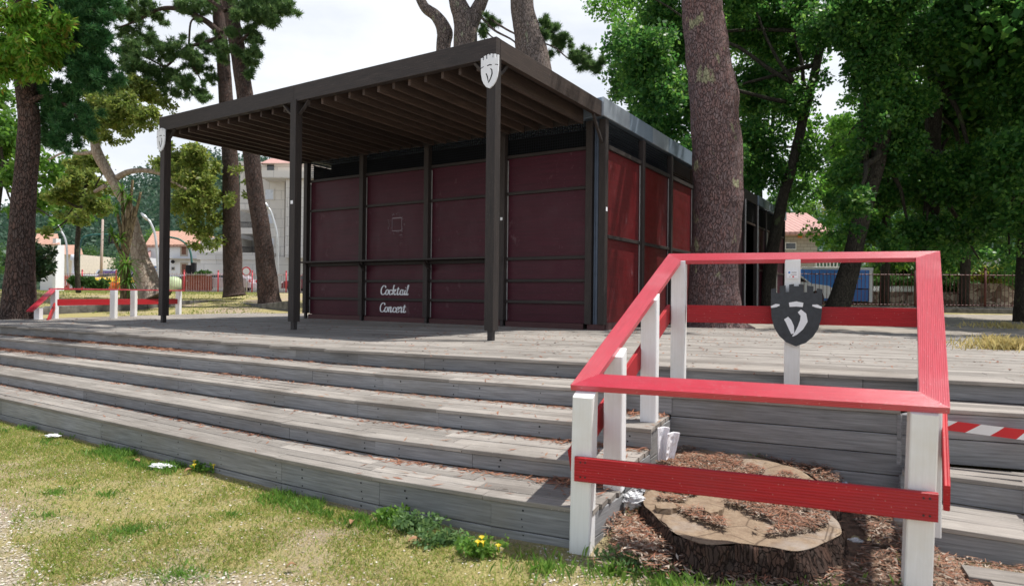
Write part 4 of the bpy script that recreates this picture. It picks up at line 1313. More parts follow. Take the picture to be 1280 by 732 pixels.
# ---- three pine stems behind the pergola
def mid_pine(label, stems, foliage_px, twigs, Y, crown_px):
    base = at(stems[0][0][0], 391, Y)
    t = empty('pine_tree', base, label, 'tree', group='pines behind the pavilion roof')
    mb = MB()
    for k_, st in enumerate(stems): trunk_px(mb, st, Y, 18, .10)
    for tw in twigs: trunk_px(mb, tw, Y - .3, 6, .05)
    mb.build('trunk', bark_mid, t)
    bl = sphere_px(foliage_px, Y - .3, .4)
    cr_ = sphere_px(crown_px, Y, 1.5)
    needles('crown', t, tufts_in(bl, 160 * len(foliage_px) + 1, .6) + tufts_in(cr_, 600), F_pine2, n=16, L=.16, w=.022)
mid_pine('slimmest grey pine stem rising behind the pergola, curving left', [[(556, 391, 11), (555, 200, 10), (554, 70, 9), (556, 40, 10), (545, 20, 7), (530, 8, 6), (520, -20, 6), (512, -80, 5)]], [], [], 22.5, [(500, -120, 40), (520, -140, 40)])
mid_pine('forked grey pine stem rising behind the pergola', [[(585, 391, 18), (583, 200, 16), (582, 60, 14.5), (580, 25, 14), (568, -10, 9), (560, -80, 7)], [(584, 48, 9), (594, 18, 9), (605, -8, 8), (620, -80, 6)]],
         [(612, 28, 7), (604, 40, 6), (690, 40, 9), (700, 52, 9), (684, 72, 7), (722, 70, 8), (735, 80, 9), (746, 84, 6), (752, 78, 5)],
         [[(600, 14, 1.6), (625, 32, 1.4), (650, 45, 1.2), (690, 58, 1.0), (712, 74, .8), (740, 84, .5)], [(602, 22, 1.8), (618, 38, 1.5), (640, 50, 1.1), (652, 62, .7)], [(600, 28, 1.4), (612, 44, 1), (622, 50, .6)]], 22, [(570, -120, 50), (620, -130, 50)])
mid_pine('thickest of the pine stems behind the pergola, just right of its corner shield', [[(676, 391, 27), (672, 160, 24), (668, 90, 21), (662, 50, 18), (655, 20, 15), (652, -20, 14), (656, -100, 11)]], [(683, 30, 5), (676, 44, 5)], [], 21, [(660, -140, 60), (700, -130, 40)])

# ---- twin dark pines on the left
def left_pine(label, stem, Y, limbs_, fol, m_, ntuft, crown):
    t = empty('pine_tree', at(stem[0][0], stem[0][1], Y), label, 'tree', group='dark pines left of the pavilion')
    mb = MB(); trunk_px(mb, stem, Y, 22, .10)
    for l in limbs_: trunk_px(mb, l, Y - .4, 7, .06)
    mb.build('trunk', bark_dark, t)
    needles('crown', t, tufts_in(sphere_px(fol, Y - .4, .7), ntuft, .6) + tufts_in(sphere_px(crown, Y, 1.2), 500), m_, n=9, L=.15, w=.034)
left_pine('left one of the two dark straight pine trunks by the street fence', [(293, 370, 15), (292, 358, 12), (290, 300, 10.8), (288, 207, 9.5), (282, 118, 8.5), (278, 60, 7.5), (272, 10, 7), (268, -60, 6)], 24,
          [[(276, 42, 4.5), (255, 25, 3.5), (225, 12, 3), (198, 12, 2.4), (172, 26, 1.6), (150, 34, .8)],
           [(277, 45, 3), (255, 54, 2.2), (232, 60, 1.8), (214, 78, 1.6), (202, 90, 1.1), (192, 110, .7)],
           [(236, 58, 1.3), (238, 30, 1.2), (244, 22, .9)], [(268, 12, 3), (245, 0, 2.2), (225, -12, 1.4)],
           [(228, 64, 1.3), (244, 88, .9), (258, 112, .6)], [(206, 84, 1.2), (180, 70, .9), (168, 60, .6)]],
          [(165, 20, 13), (148, 12, 13), (178, 8, 12), (200, 22, 10), (160, 40, 10), (183, 48, 12), (165, 58, 12), (176, 72, 14), (198, 64, 12), (216, 62, 13), (236, 70, 13), (250, 84, 11), (216, 92, 11), (200, 100, 13), (186, 92, 10),
           (230, 104, 12), (246, 112, 11), (256, 122, 7), (214, 118, 8), (262, 60, 9), (270, 52, 9), (250, 48, 9), (286, 60, 8), (240, 14, 11), (256, 4, 12), (226, 4, 10), (170, 88, 12), (158, 74, 10), (264, 100, 7)], F_pine2, 6500,
          [(250, -50, 45), (200, -40, 40), (290, -60, 40)])
left_pine('right one of the two dark pine trunks by the street fence, leaning left', [(338, 384, 17), (336, 372, 13.5), (333, 340, 12), (326, 280, 10.5), (318, 230, 9.8), (306, 118, 9.6), (295, 50, 9), (286, 0, 8.5), (280, -60, 7)], 21,
          [[(298, 55, 2.5), (312, 40, 1.8), (326, 20, 1.4), (342, 12, 1)], [(300, 80, 1.8), (312, 70, 1), (318, 60, .8)], [(282, 14, 3), (262, 0, 2), (250, -10, 1.5)]],
          [(312, 12, 14), (328, 16, 13), (342, 8, 12), (354, 12, 9), (340, 22, 9), (318, 0, 12), (302, 20, 9), (316, 46, 9), (320, 62, 8), (314, 78, 7), (312, 92, 5), (300, 66, 6), (356, 2, 9), (276, 72, 5), (290, 40, 6)], F_pine2, 3800,
          [(300, -50, 45), (340, -45, 40)])

# ---- near left pine with a leafy creeper
t = empty('pine_tree', at(22, 402, 13.4), 'dark bent pine trunk at the left edge with leafy green growth at its top', 'tree')
mb = MB()
trunk_px(mb, [(20, 406, 27), (22, 394, 20), (25, 340, 16.5), (27, 290, 14), (30, 240, 13), (35, 190, 12), (36, 150, 11.5), (32, 105, 11.5), (27, 60, 11), (22, 10, 10), (18, -60, 9)], 13.4, 24, .10)
for l in [[(30, 60, 5), (55, 45, 4), (80, 48, 3), (110, 60, 2)], [(34, 130, 4), (55, 120, 3), (80, 130, 2), (100, 150, 1.4)], [(24, 20, 5), (50, 5, 4), (90, 5, 3), (120, 14, 2)]]: trunk_px(mb, l, 13.3, 7, .06)
mb.build('trunk', bark_dark, t)
fol = [(105, 18, 16), (118, 40, 18), (100, 50, 16), (92, 70, 18), (112, 84, 18), (125, 92, 14), (100, 100, 14), (138, 92, 10), (60, 128, 14), (75, 118, 14), (84, 135, 14), (70, 155, 16), (92, 158, 16), (108, 148, 12), (58, 175, 10), (80, 180, 12), (100, 6, 18), (126, 4, 16), (70, 5, 20), (60, 20, 16), (44, 106, 9)]
needles('crown', t, tufts_in(sphere_px(fol, 13.6, .5), 7500, .8) + tufts_in(sphere_px([(40, -50, 50), (110, -45, 50), (-40, -30, 50), (-70, 50, 50)], 13.5, 1), 900), F_pine, n=11, L=.12, w=.022)
over = [(Vector((random.uniform(-8.5, -2.2), random.uniform(9.5, 14.5), random.uniform(8.8, 10.6))), random.uniform(.8, 1.5)) for _ in range(26)]
mb = MB()
for c_, r_ in over[:9]: limb(mb, at(18, -60, 13.4), c_, .10, .03)
mb.build('boughs', bark_dark, t)
needles('spreading_crown', t, tufts_in(over, 2600), F_pine, n=12, L=.2, w=.035)
cr_c = [(12, 30, 20), (35, 20, 20), (55, 40, 20), (70, 30, 16), (40, 55, 20), (20, 70, 20), (60, 65, 16), (45, 80, 16), (30, 92, 12), (8, 92, 12), (5, 55, 18), (78, 50, 12), (84, 28, 9), (-12, 80, 20), (4, 108, 8)]
cs, rs = subclumps(sphere_px(cr_c, 12.6, .3), 150, (.3, .55))
leaves('creeper_leaves', t, cs, rs, 75, .13, F_drop, droop=.9, ratio=.34)

# ---- leaning pale tree and its olive crown
t = empty('gum_tree', at(188, 372, 23), 'leaning pale mottled tree with olive foliage behind the far guard rail', 'tree')
mb = MB()
trunk_px(mb, [(194, 374, 21), (186, 358, 15), (176, 325, 10.5), (169, 290, 7.2), (161, 262, 6.4), (148, 238, 6.2), (134, 214, 6), (122, 192, 6), (118, 172, 4.5), (122, 150, 3)], 23, 20, .12)
for l in [[(146, 222, 4), (160, 215, 3.4), (180, 213, 3), (200, 217, 3), (216, 226, 2)], [(120, 190, 3), (100, 192, 2), (82, 190, 1.5), (60, 200, 1)], [(200, 215, 2), (196, 206, 1.5)], [(120, 165, 3), (135, 145, 2), (160, 130, 1.4)], [(214, 226, 2), (232, 236, 1.6), (246, 240, 1)], [(132, 232, 3), (118, 240, 2)]]:
    trunk_px(mb, l, 23, 7, .06)
mb.build('trunk', bark_pale, t)
fol = [(150, 112, 17), (170, 108, 17), (184, 120, 15), (160, 135, 17), (140, 130, 17), (128, 150, 15), (150, 156, 15), (172, 150, 12), (190, 138, 12), (205, 132, 11), (118, 118, 15), (108, 140, 14), (112, 165, 11), (136, 175, 10),
       (160, 165, 9), (204, 205, 11), (212, 185, 11), (222, 200, 16), (240, 200, 17), (226, 225, 15), (248, 226, 17), (262, 210, 13), (232, 250, 15), (252, 256, 16), (266, 240, 13), (240, 278, 13), (255, 290, 14), (268, 270, 12), (262, 308, 9), (248, 306, 9), (272, 300, 9), (284, 250, 9), (310, 226, 8), (312, 245, 8), (300, 210, 8), (190, 160, 8)]
cs, rs = subclumps(sphere_px([(x + random.uniform(-3, 3), y + random.uniform(-3, 3), r * 1.15) for x, y, r in fol], 23, 1.2), 620, (.16, .42), .1)
leaves('crown', t, cs, rs, 62, .13, F_olive, ratio=.5)

# ---- darker green trees filling the left behind
def leafy(name, label, base, trunk, blobs, ncl, nper, size, m, Y, group=None, ratio=.62, dY=1.5, cat='tree', rr=(.26, .46), bk=None, limbs_=5):
    t = empty(name, at(*base, Y), label, cat, group)
    mb = MB(); trunk_px(mb, trunk, Y, 14, .10)
    bl = sphere_px(blobs, Y, dY)
    tp = at(trunk[-1][0], trunk[-1][1], Y); md = at(trunk[len(trunk) // 2][0], trunk[len(trunk) // 2][1], Y)
    for c, r in (random.sample(bl, min(limbs_, len(bl)))): limb(mb, tp.lerp(md, random.random()), c, trunk[-1][2] * Y / 823 * .8, .02)
    mb.build('trunk', bk or bark_leafy, t)
    cs, rs = subclumps(bl, ncl, rr)
    leaves('crown', t, cs, rs, nper, size, m, ratio=ratio)
    return t
leafy('leafy_tree', 'loose bright green tree at the left edge behind the dark bent pine', (-12, 385), [(-12, 385, 6), (-8, 300, 5), (-2, 240, 4), (6, 200, 3)],
      [(0, 160, 24), (20, 180, 22), (48, 200, 20), (70, 220, 20), (20, 220, 20), (95, 215, 18), (50, 250, 20), (90, 250, 20), (15, 265, 16), (70, 278, 14), (110, 270, 14), (0, 130, 20), (100, 235, 18), (118, 245, 14), (-20, 200, 30)], 200, 46, .26, F_lime, 33)
leafy('leafy_tree', 'mid green tree whose boughs hang over the street behind the leaning pale tree', (104, 366), [(98, 366, 3), (96, 320, 3), (100, 270, 2.6), (108, 230, 2)],
      [(118, 200, 14), (100, 205, 14), (90, 225, 14), (110, 225, 14), (125, 235, 12), (95, 250, 13), (118, 256, 12), (84, 270, 10), (100, 272, 10), (70, 245, 12), (130, 215, 8), (60, 290, 8), (130, 262, 9)], 190, 60, .13, F_olive, 25.5, rr=(.16, .42))
leafy('leafy_tree', 'small round dark tree on the lawn at the left', (33, 363), [(33, 364, 4), (33, 352, 3), (34, 340, 2)],
      [(35, 315, 14), (48, 318, 13), (28, 330, 14), (44, 335, 14), (58, 330, 12), (62, 318, 9), (20, 340, 9), (66, 340, 6), (36, 303, 9), (52, 345, 8)], 90, 60, .14, foliage('dark_bush_leaves', [(.012, .035, .012), (.02, .055, .018), (.035, .08, .025)], .25), 26)

# spiky multi-stemmed plant in front of the leaning tree
t = empty('cabbage_palm', at(157, 372, 21.5), 'shaggy many-stemmed spiky plant in front of the leaning pale tree', 'plant')
mb = MB()
trunk_px(mb, [(157, 376, 6.5), (157, 352, 6), (157, 325, 6.5)], 21.5, 10, .15)
tips = [(140, 293), (146, 262), (152, 238), (160, 250), (168, 258), (176, 240), (150, 280), (166, 225)]
for tx, ty in tips:
    trunk_px(mb, [(157, 325, 3.5), ((157 * 1.2 + tx * .8) / 2, (320 + ty) / 2 + 8, 2.6), (tx, ty, 1.6)], 21.5, 6, .08)
mb.build('stems', bark('shaggy_stem', (.28, .22, .14), (.10, .07, .045), (.24, .2, .1), 10, .3, .04), t)
vs = []
for tx, ty in tips[:4] + [(158, 330), (160, 350), (150, 300)]:
    c = at(tx, ty, 21.4)
    for _ in range(70 if ty > 320 else 40):
        d = Vector((random.gauss(0, 1), random.gauss(0, 1), random.gauss(0, .8) + (.2 if ty < 320 else -.1))).normalized()
        L = random.uniform(.35, .75) * (.7 if ty < 320 else 1.1); b = d.cross(Vector((0, 0, 1))).normalized() * .022
        e = c + d * L + Vector((0, 0, -.25 * L)); mdp = c + d * L * .55
        vs += [c - b * .5, c + b * .5, mdp + b, mdp - b, mdp - b, mdp + b, e, e]
vs4 = []
for i in range(0, len(vs), 8):
    vs4 += vs[i:i + 4] + [vs[i + 4], vs[i + 5], vs[i + 6] + Vector((0, 0, .004)), vs[i + 6]]
soup('leaves', [tuple(v) for v in vs4], 4, F_lime, t)

# ---- the wall of broadleaf trees on the right
def bigtree(label, trunk, blobs, ncl, nper, Y, m=F_deep, size=.19, dY=2.2, limbs_=8):
    return leafy('broadleaf_tree', label, (trunk[0][0], trunk[0][1]), trunk, blobs, ncl, nper, size, m, Y, 'tall broadleaf trees right of the pavilion', dY=dY, rr=(.24, .44), limbs_=limbs_)
bigtree('tall broadleaf tree just right of the pavilion whose slender grey trunk leans right', [(958, 388, 9), (965, 320, 8), (978, 250, 6.5), (992, 200, 6), (1006, 140, 5.5), (1024, 67, 5), (1034, 10, 4)],
        [(800, 60, 34), (785, 100, 28), (820, 110, 34), (800, 150, 30), (835, 160, 30), (845, 60, 34), (780, 40, 20), (830, 20, 30), (855, 200, 24), (840, 215, 18), (940, 40, 38), (950, 110, 36), (940, 180, 32), (960, 220, 26), (990, 60, 34), (985, 130, 26), (1005, 200, 22), (975, 250, 20), (1000, 235, 18), (990, 10, 34), (930, -10, 34), (880, 120, 40), (890, 200, 36), (1010, 262, 10), (870, -40, 40), (800, -10, 20), (1030, 30, 30), (1025, 100, 16), (930, 238, 18)], 900, 110, 22, size=.135)
bigtree('broadleaf tree whose dark leaning trunk stands in front of the blue truck', [(1044, 392, 16), (1049, 378, 13.5), (1058, 350, 12.5), (1068, 310, 11), (1080, 260, 10), (1098, 200, 9), (1110, 140, 7), (1120, 80, 6)],
        [(1060, 215, 20), (1040, 250, 14), (1070, 250, 20), (1090, 290, 20), (1060, 290, 13), (1110, 240, 28), (1120, 190, 30), (1100, 150, 22), (1100, 100, 30), (1090, 50, 34), (1130, 60, 34), (1110, 10, 34), (1130, 130, 30), (1060, 20, 30), (1140, 290, 20), (1120, 310, 14), (1085, -30, 40), (1075, 182, 12), (1080, 90, 20), (1100, 325, 10), (1130, 322, 12), (1150, 335, 8), (1085, 320, 8), (1052, 320, 7), (1040, 290, 8)], 900, 105, 18.5, size=.12)
bigtree('tall broadleaf tree standing in the middle of the right-hand trees', [(1162, 392, 12), (1163, 370, 10), (1161, 320, 9.5), (1165, 250, 8.5), (1168, 160, 7.5), (1172, 90, 6.5), (1160, 20, 5)],
        [(1180, 40, 40), (1210, 90, 40), (1170, 130, 36), (1220, 160, 40), (1190, 220, 36), (1150, 250, 28), (1170, 290, 26), (1230, 240, 34), (1210, 290, 24), (1240, 20, 40), (1150, 0, 40), (1200, -40, 40), (1140, 200, 24), (1250, 300, 14), (1200, 318, 16), (1180, 322, 14), (1225, 325, 12), (1155, 300, 18), (1245, 270, 24), (1190, 160, 30), (1205, 262, 26), (1150, 170, 26)], 1000, 100, 20.5, size=.13)
bigtree('broadleaf tree at the right edge with its trunk cut by the picture border', [(1284, 404, 16), (1282, 380, 12), (1284, 320, 11), (1290, 240, 10), (1300, 120, 8), (1296, 30, 6)],
        [(1270, 60, 44), (1260, 130, 38), (1285, 190, 40), (1255, 220, 30), (1275, 270, 30), (1240, 300, 14), (1262, 318, 16), (1300, 120, 50), (1280, 0, 50), (1330, 60, 60), (1330, 200, 60), (1300, 300, 30), (1285, 338, 16)], 760, 100, 19, size=.13)
bigtree('sunlit light green tree glimpsed between the dark broadleaf trees', [(1065, 372, 5), (1062, 300, 4), (1058, 220, 3)],
        [(1050, 160, 16), (1065, 175, 18), (1045, 190, 18), (1070, 200, 18), (1050, 220, 18), (1100, 330, 12), (1075, 320, 14), (1130, 330, 10), (1110, 300, 16), (1035, 240, 14), (1050, 300, 14), (1092, 345, 10), (1130, 300, 10)], 150, 40, 34, m=F_lime, size=.27, dY=1)
bigtree('outer broadleaf tree beyond the right border shading the yard', [(1480, 400, 12), (1480, 300, 10), (1480, 160, 8)],
        [(1420, 60, 60), (1480, 0, 80), (1400, 160, 50), (1500, 120, 70), (1440, 220, 50), (1380, -20, 60)], 260, 60, 17, size=.22)

bg_ = 'tall broadleaf trees right of the pavilion'
def filltree(label, px, Y, boxes, n, nl, size, m):
    bl = []
    for (x0, x1, y0, y1, r) in boxes:
        k = max(1, int((x1 - x0) * (y1 - y0) / (r * r * 1.6)))
        for _ in range(k): bl.append((random.uniform(x0, x1), random.uniform(y0, y1), r * random.uniform(.7, 1.2)))
    return leafy('broadleaf_tree', label, (px, 385), [(px, 385, 6), (px + 3, 250, 5), (px - 3, 100, 4)], bl, n, nl, size, m, Y, bg_, dY=1.6, rr=(.26, .5), limbs_=6)
F_back = foliage('lit_back_leaves', [(.04, .15, .02), (.09, .24, .03), (.17, .34, .05)], .55)
filltree('rear broadleaf tree filling the gap just right of the big pine trunk', 945, 27, [(915, 1010, -40, 250, 26), (760, 900, -30, 60, 26)], 380, 80, .15, F_back)
filltree('rear broadleaf tree behind the trunk that leans before the blue truck', 1105, 28, [(1060, 1150, -20, 330, 22), (1010, 1050, 180, 300, 13)], 430, 80, .15, F_back)
filltree('rear broadleaf tree behind the middle of the right-hand trees', 1205, 29, [(1150, 1300, -20, 335, 26)], 440, 85, .16, F_deep)
for lb, (cx, cy, cz, r) in (('unseen broadleaf tree outside the right border, added to shade the yard', (13.8, 13.0, 10.2, 3.0)), ('unseen broadleaf tree outside the right border, added to shade the yard farther back', (16.0, 18.0, 9.5, 3.6)), ('unseen tree outside the right border beside the terrace, added for its shade', (14.5, 9.5, 8.5, 2.8))):
    t = empty('broadleaf_tree', (cx + 1.5, cy, .78), lb, 'tree', bg_)  # trees out of view, added to cast shade over the yard
    mb = MB(); mb.tube([(cx + 1.5, cy, .7), (cx + 1.3, cy, 4), (cx + .6, cy, cz)], [.28, .22, .12], 12, rough=.1); bl = []
    for _ in range(9):
        c_ = Vector((cx + random.uniform(-1, 1) * r, cy + random.uniform(-1, 1) * r, cz + random.uniform(-.35, .6) * r)); bl.append((c_, r * .45)); limb(mb, (cx + 1, cy, cz - 1.5), c_, .09, .03)
    mb.build('trunk', bark_leafy, t)
    cs, rs = subclumps(bl, 150, (.3, .5)); leaves('crown', t, cs, rs, 70, .26, F_deep)

# ------------------------------------------------------------------ grass, weeds, litter
def pts_rand(n, fn, box):
    out = []
    x0, x1, y0, y1 = box
    while len(out) < n:
        x = random.uniform(x0, x1); y = random.uniform(y0, y1)
        if abs(x) > .85 * y + .3: continue
        if fn(x, y): out.append((x, y))
    return out

def blades(name, pts, h, w, m, label=None, lean=.5, kind='stuff', cat='grass', zf=None):
    P = np.array([(x, y, (zf or ground_z)(x, y) - .004) for x, y in pts]); n = len(P)
    a = rng.random(n) * 2 * math.pi; b = np.stack([np.cos(a), np.sin(a), np.zeros(n)], 1)
    l = rng.normal(size=(n, 3)) * lean; l[:, 2] = 1; l /= np.linalg.norm(l, axis=1)[:, None]
    H_ = h * (.5 + rng.random(n)); W_ = w * (.7 + .6 * rng.random(n))
    V = np.empty((n, 4, 3)); mid = P + l * (H_ * .55)[:, None]
    bend = rng.normal(size=(n, 3)) * .3; bend[:, 2] = -.1
    tip = mid + (l + bend) * (H_ * .5)[:, None]
    V[:, 0] = P - b * W_[:, None] / 2; V[:, 1] = P + b * W_[:, None] / 2; V[:, 2] = mid + b * W_[:, None] * .35; V[:, 3] = tip
    return tag(soup(name, V.reshape(-1, 3), 4, m), label, cat if label else None, kind=kind)

def patch(x, y, s, o=0): return noise.noise(Vector((x * s, y * s, o)))
F_grass = foliage('grass_blades_green', [(.13, .21, .03), (.21, .31, .05), (.33, .39, .09)], .4)
F_dry = foliage('grass_blades_dry', [(.42, .36, .14), (.56, .48, .23), (.36, .34, .11)], .35)
F_weed = foliage('weed_blades', [(.08, .19, .03), (.13, .27, .045), (.22, .34, .07)], .4)
def lawn(x, y):
    t = line_t(x, y)
    if t > -.03: return False
    if x > .15 and t > -.75 and random.random() < .93: return False
    bare = x * .5 + y < 2.25 + 1.1 * patch(x, y, 1.1)
    if bare and random.random() < .90: return False
    v = patch(x, y, .8, 4) + .6 * patch(x, y, 3.2, 8)
    return random.random() < (.30 + .9 * v if v > -.15 else .12)
blades('short_grass', pts_rand(105000, lawn, (-7, 3.2, 1.9, 9)), .024, .0042, F_grass, 'short patchy green lawn in front of the steps', .9)
blades('dry_grass', pts_rand(105000, lawn, (-7, 3.2, 1.9, 9)), .022, .0038, F_dry, 'dry straw-coloured grass mixed into the lawn', 1.3)
def near_step(x, y):
    t = line_t(x, y)
    if not (-.30 < t < -.01): return False
    if x > .3: return False
    v = patch(x, y, 1.6, 30) + .5 * patch(x, y, 6, 3)
    return v > .16 and random.random() < .6 + t * 2
blades('step_foot_grass', pts_rand(4200, near_step, (-7, 2.6, 2.6, 9)), .050, .005, F_weed, 'taller green grass growing along the foot of the steps', .4)
# tufts round the stump and the frame posts
tp_ = []
for cx, cy, r, n in [(.75, 3.14, .24, 420), (1.05, 2.98, .25, 220), (.5, 3.27, .14, 160), (1.35, 2.90, .26, 150), (1.75, 3.02, .14, 50), (2.05, 3.35, .08, 60), (1.75, 4.72, .06, 90), (2.50, 4.32, .05, 60), (1.5, 3.02, .2, 160), (.2, 3.3, .2, 260)]:
    for _ in range(n):
        a = random.random() * 6.28; q = abs(random.gauss(0, .55)) * r; tp_.append((cx + q * math.cos(a) * 1.5, cy + q * math.sin(a)))
blades('stump_grass', tp_, .062, .005, F_weed, 'green grass tufts around the foot of the stump', .45)
tp_ = []
for px, py, r, n in [(165, 660, .20, 500), (70, 612, .18, 320), (225, 716, .18, 420), (545, 402 + 260, .12, 0), (290, 640, .10, 120), (135, 615, .12, 150), (60, 640, .2, 160)]:
    c = on_plane(px, py, 0)
    for _ in range(n):
        a = random.random() * 6.28; q = abs(random.gauss(0, .5)) * r; tp_.append((c.x + q * math.cos(a) * 1.4, c.y + q * math.sin(a)))
blades('grass_clumps', tp_, .035, .005, F_weed, 'brighter green clumps dotted over the lawn', .7)
# lawns beyond the terrace
def back_lawn(x, y): return x < -6.5 and not (x > -9.2 and y < 15) and patch(x, y, .6, 2) > -.35
blades('park_grass', [p for p in pts_rand(16000, lambda x, y: -.80 * y < x < -.36 * y and x < -6.2 and not (line_t(x, y) < 6) and patch(x, y, .5, 2) > -.3, (-32, -6, 14, 41))], .05, .03, foliage('park_grass_blades', [(.13, .19, .035), (.22, .27, .06), (.32, .31, .11)], .3), 'mown grass of the park beyond the terrace', .7)
tp_ = []
for px, py, Y, r, n in [(1262, 432, 7.9, .5, 700), (1240, 428, 8.6, .35, 260), (1255, 404, 16, 1.4, 500), (1285, 402, 15, 1.4, 400)]:
    c = at(px, py, Y)
    for _ in range(n):
        a = random.random() * 6.28; q = abs(random.gauss(0, .5)) * r; tp_.append((c.x + q * math.cos(a) * 1.3, c.y + q * math.sin(a) * .6))
blades('yard_weeds', tp_, .13, .012, F_dry, 'dry weeds at the right edge of the terrace', .45, zf=lambda x, y: max(ground_z(x, y), DZ if y < 9.6 else 0))

# leafy weeds with yellow flowers at the foot of the steps
def weed(x, y, h, n, label, flowers=0, spread=.12, m=None):
    z = ground_z(x, y)
    o = empty('flowering_weed' if flowers else 'leafy_weed', (x, y, z), label, 'weed', 'weeds at the foot of the steps')
    mb = MB(); tips = []
    for _ in range(n):
        a = random.random() * 6.28; d = random.random() * spread
        tip = Vector((x + d * math.cos(a) * 1.3, y + d * math.sin(a) * .7, z + h * random.uniform(.4, 1)))
        mb.tube([(x + d * .3 * math.cos(a), y + d * .3 * math.sin(a), z - .005), Vector((x, y, z)).lerp(tip, .6) + Vector((0, 0, .01)), tip], [.0022, .0018, .0012], 4, smooth=False); tips.append(tip)
    mb.build('stems', F_weed, o)
    cs = []; rs = []
    for tp in tips:
        for k in range(3):
            cs.append(Vector((x, y, z)).lerp(tp, .45 + .25 * k)); rs.append(.022)
    leaves('leaves', o, cs, rs, 9, .032, m or F_weed, ratio=.5)
    for k in range(flowers):
        tp = tips[k] + Vector((0, -.01, .018)); mb = MB()
        for q in range(12):
            a = q * math.pi / 6
            mb.face([tp, tp + Vector((math.cos(a - .2) * .014, math.sin(a - .2) * .010, .008 + math.sin(a) * .004)), tp + Vector((math.cos(a) * .018, math.sin(a) * .013, .010 + math.sin(a) * .005)), tp + Vector((math.cos(a + .2) * .014, math.sin(a + .2) * .010, .008 + math.sin(a) * .004))])
        mb.tube([tp - Vector((0, 0, .02)), tp + Vector((0, 0, .004))], [.002, .005], 6)
        mb.build('flower', plain('yellow_petals', (.85, .62, .02), .5) if 'yellow_petals' not in bpy.data.materials else bpy.data.materials['yellow_petals'], o)
F_grey = foliage('greyish_weed', [(.08, .16, .06), (.12, .22, .08), (.18, .28, .10)], .35)
c = on_plane(597, 690, 0); weed(c.x, c.y, .09, 18, 'bushy weed with yellow flowers at the step foot near the guard frame', 4, .14, F_weed)
c = on_plane(560, 675, 0); weed(c.x, c.y, .07, 22, 'low greyish leafy weed beside the yellow-flowered bushy weed', 0, .16, F_grey)
c = on_plane(515, 660, 0); weed(c.x, c.y, .10, 24, 'greyish leafy weed in the middle of the weeds along the step foot', 0, .15, F_grey)
c = on_plane(490, 650, 0); weed(c.x, c.y, .10, 16, 'darker leafy weed leaning on the lowest step board', 0, .1, F_weed)
c = on_plane(400, 612, 0); weed(c.x, c.y, .08, 12, 'small leafy weed by the step joint left of the larger weeds', 0, .1, F_weed)
c = on_plane(248, 586, 0); weed(c.x, c.y, .05, 10, 'low weed with small yellow flowers at the step foot on the left', 3, .16, F_weed)
c = on_plane(780, 706, 0); weed(c.x, c.y, .08, 12, 'leafy weed in front of the stump', 0, .14, F_grey)

# pine needles and leaf scraps
def scraps(name, P3, L, w, m, label, flat=True):
    P = np.array(P3); n = len(P); a = rng.random(n) * math.pi * 2
    d = np.stack([np.cos(a), np.sin(a), rng.normal(size=n) * .12], 1); b = np.stack([-np.sin(a), np.cos(a), rng.normal(size=n) * .25], 1)
    l = L * (.5 + rng.random(n)); ww = w * (.6 + .8 * rng.random(n)); P[:, 2] += .003 + rng.random(n) * .004
    V = np.empty((n, 4, 3))
    V[:, 0] = P - d * l[:, None] / 2; V[:, 1] = P + b * ww[:, None] / 2; V[:, 2] = P + d * l[:, None] / 2; V[:, 3] = P - b * ww[:, None] / 2
    return tag(soup(name, V.reshape(-1, 3), 4, m), label, 'litter', kind='stuff')
F_needle = foliage('fallen_needles', [(.22, .085, .05), (.34, .15, .085), (.34, .22, .14)], .0, rough=.8)
F_chip = foliage('wood_chips', [(.16, .10, .07), (.34, .26, .19), (.55, .48, .40), (.10, .065, .05), (.26, .13, .08)], .0, rough=.9)
def lv_point(i, s, d):           # a point on tread i: s along 0..1, d forward from its riser 0..1
    lo = LEV0[i][1]; hi = LEV0[i + 1][1]
    k = s * 3; j = min(2, int(k)); k -= j
    a = lerp2(hi[j], hi[j + 1], k); b = lerp2(lo[j], lo[j + 1], k); p = lerp2(a, b, d)
    return (p[0], p[1], LEV[i][0])
P3 = []
for i in range(4):
    for _ in range(2600):
        s = random.random() ** 1.0; s = .28 + .72 * s
        dens = patch(s * 9, i * 3.3, 1.3, 5)
        left = max(0, 1 - (s - .28) / .4)
        if random.random() > .18 + .5 * max(0, dens) + .35 * left * max(0, dens + .2): continue
        P3.append(lv_point(i, s, abs(random.gauss(0, .10)) + .02 if random.random() < .86 else random.random()))
for i, s0, sd, n in [(3, .42, .035, 1300), (3, .52, .022, 900), (2, .33, .045, 1500), (2, .58, .02, 120), (3, .60, .03, 160), (0, .95, .02, 200), (1, .95, .03, 120), (2, .96, .02, 160)]:
    for _ in range(n): P3.append(tuple(np.array(lv_point(i, min(.995, max(.2, random.gauss(s0, sd))), abs(random.gauss(0, .22)))) + np.array([0, 0, random.random() * .018])))
scraps('fallen_needles', P3, .075, .009, F_needle, 'rusty fallen pine needles lying along the steps')
P3 = []
for _ in range(9000):
    x = random.uniform(-9, 6); y = random.uniform(4, 15)
    if abs(x) > .82 * y: continue
    t = line_t(x, y)
    if t < 1.95 or (Vector((x, y, 0)) - C0).dot(VA) > .2 and (Vector((x, y, 0)) - C0).dot(UA) > 0: continue
    if y > 13 and x > 0: continue
    if random.random() < .5 + .9 * patch(x, y, .9, 12): P3.append((x, y, DZ))
scraps('deck_litter', P3, .045, .016, F_needle, 'small rusty leaf scraps scattered over the terrace boards')
P3 = []
def pit(x, y):
    s = (x - .36 - (y - 3.3) * .5)
    return True
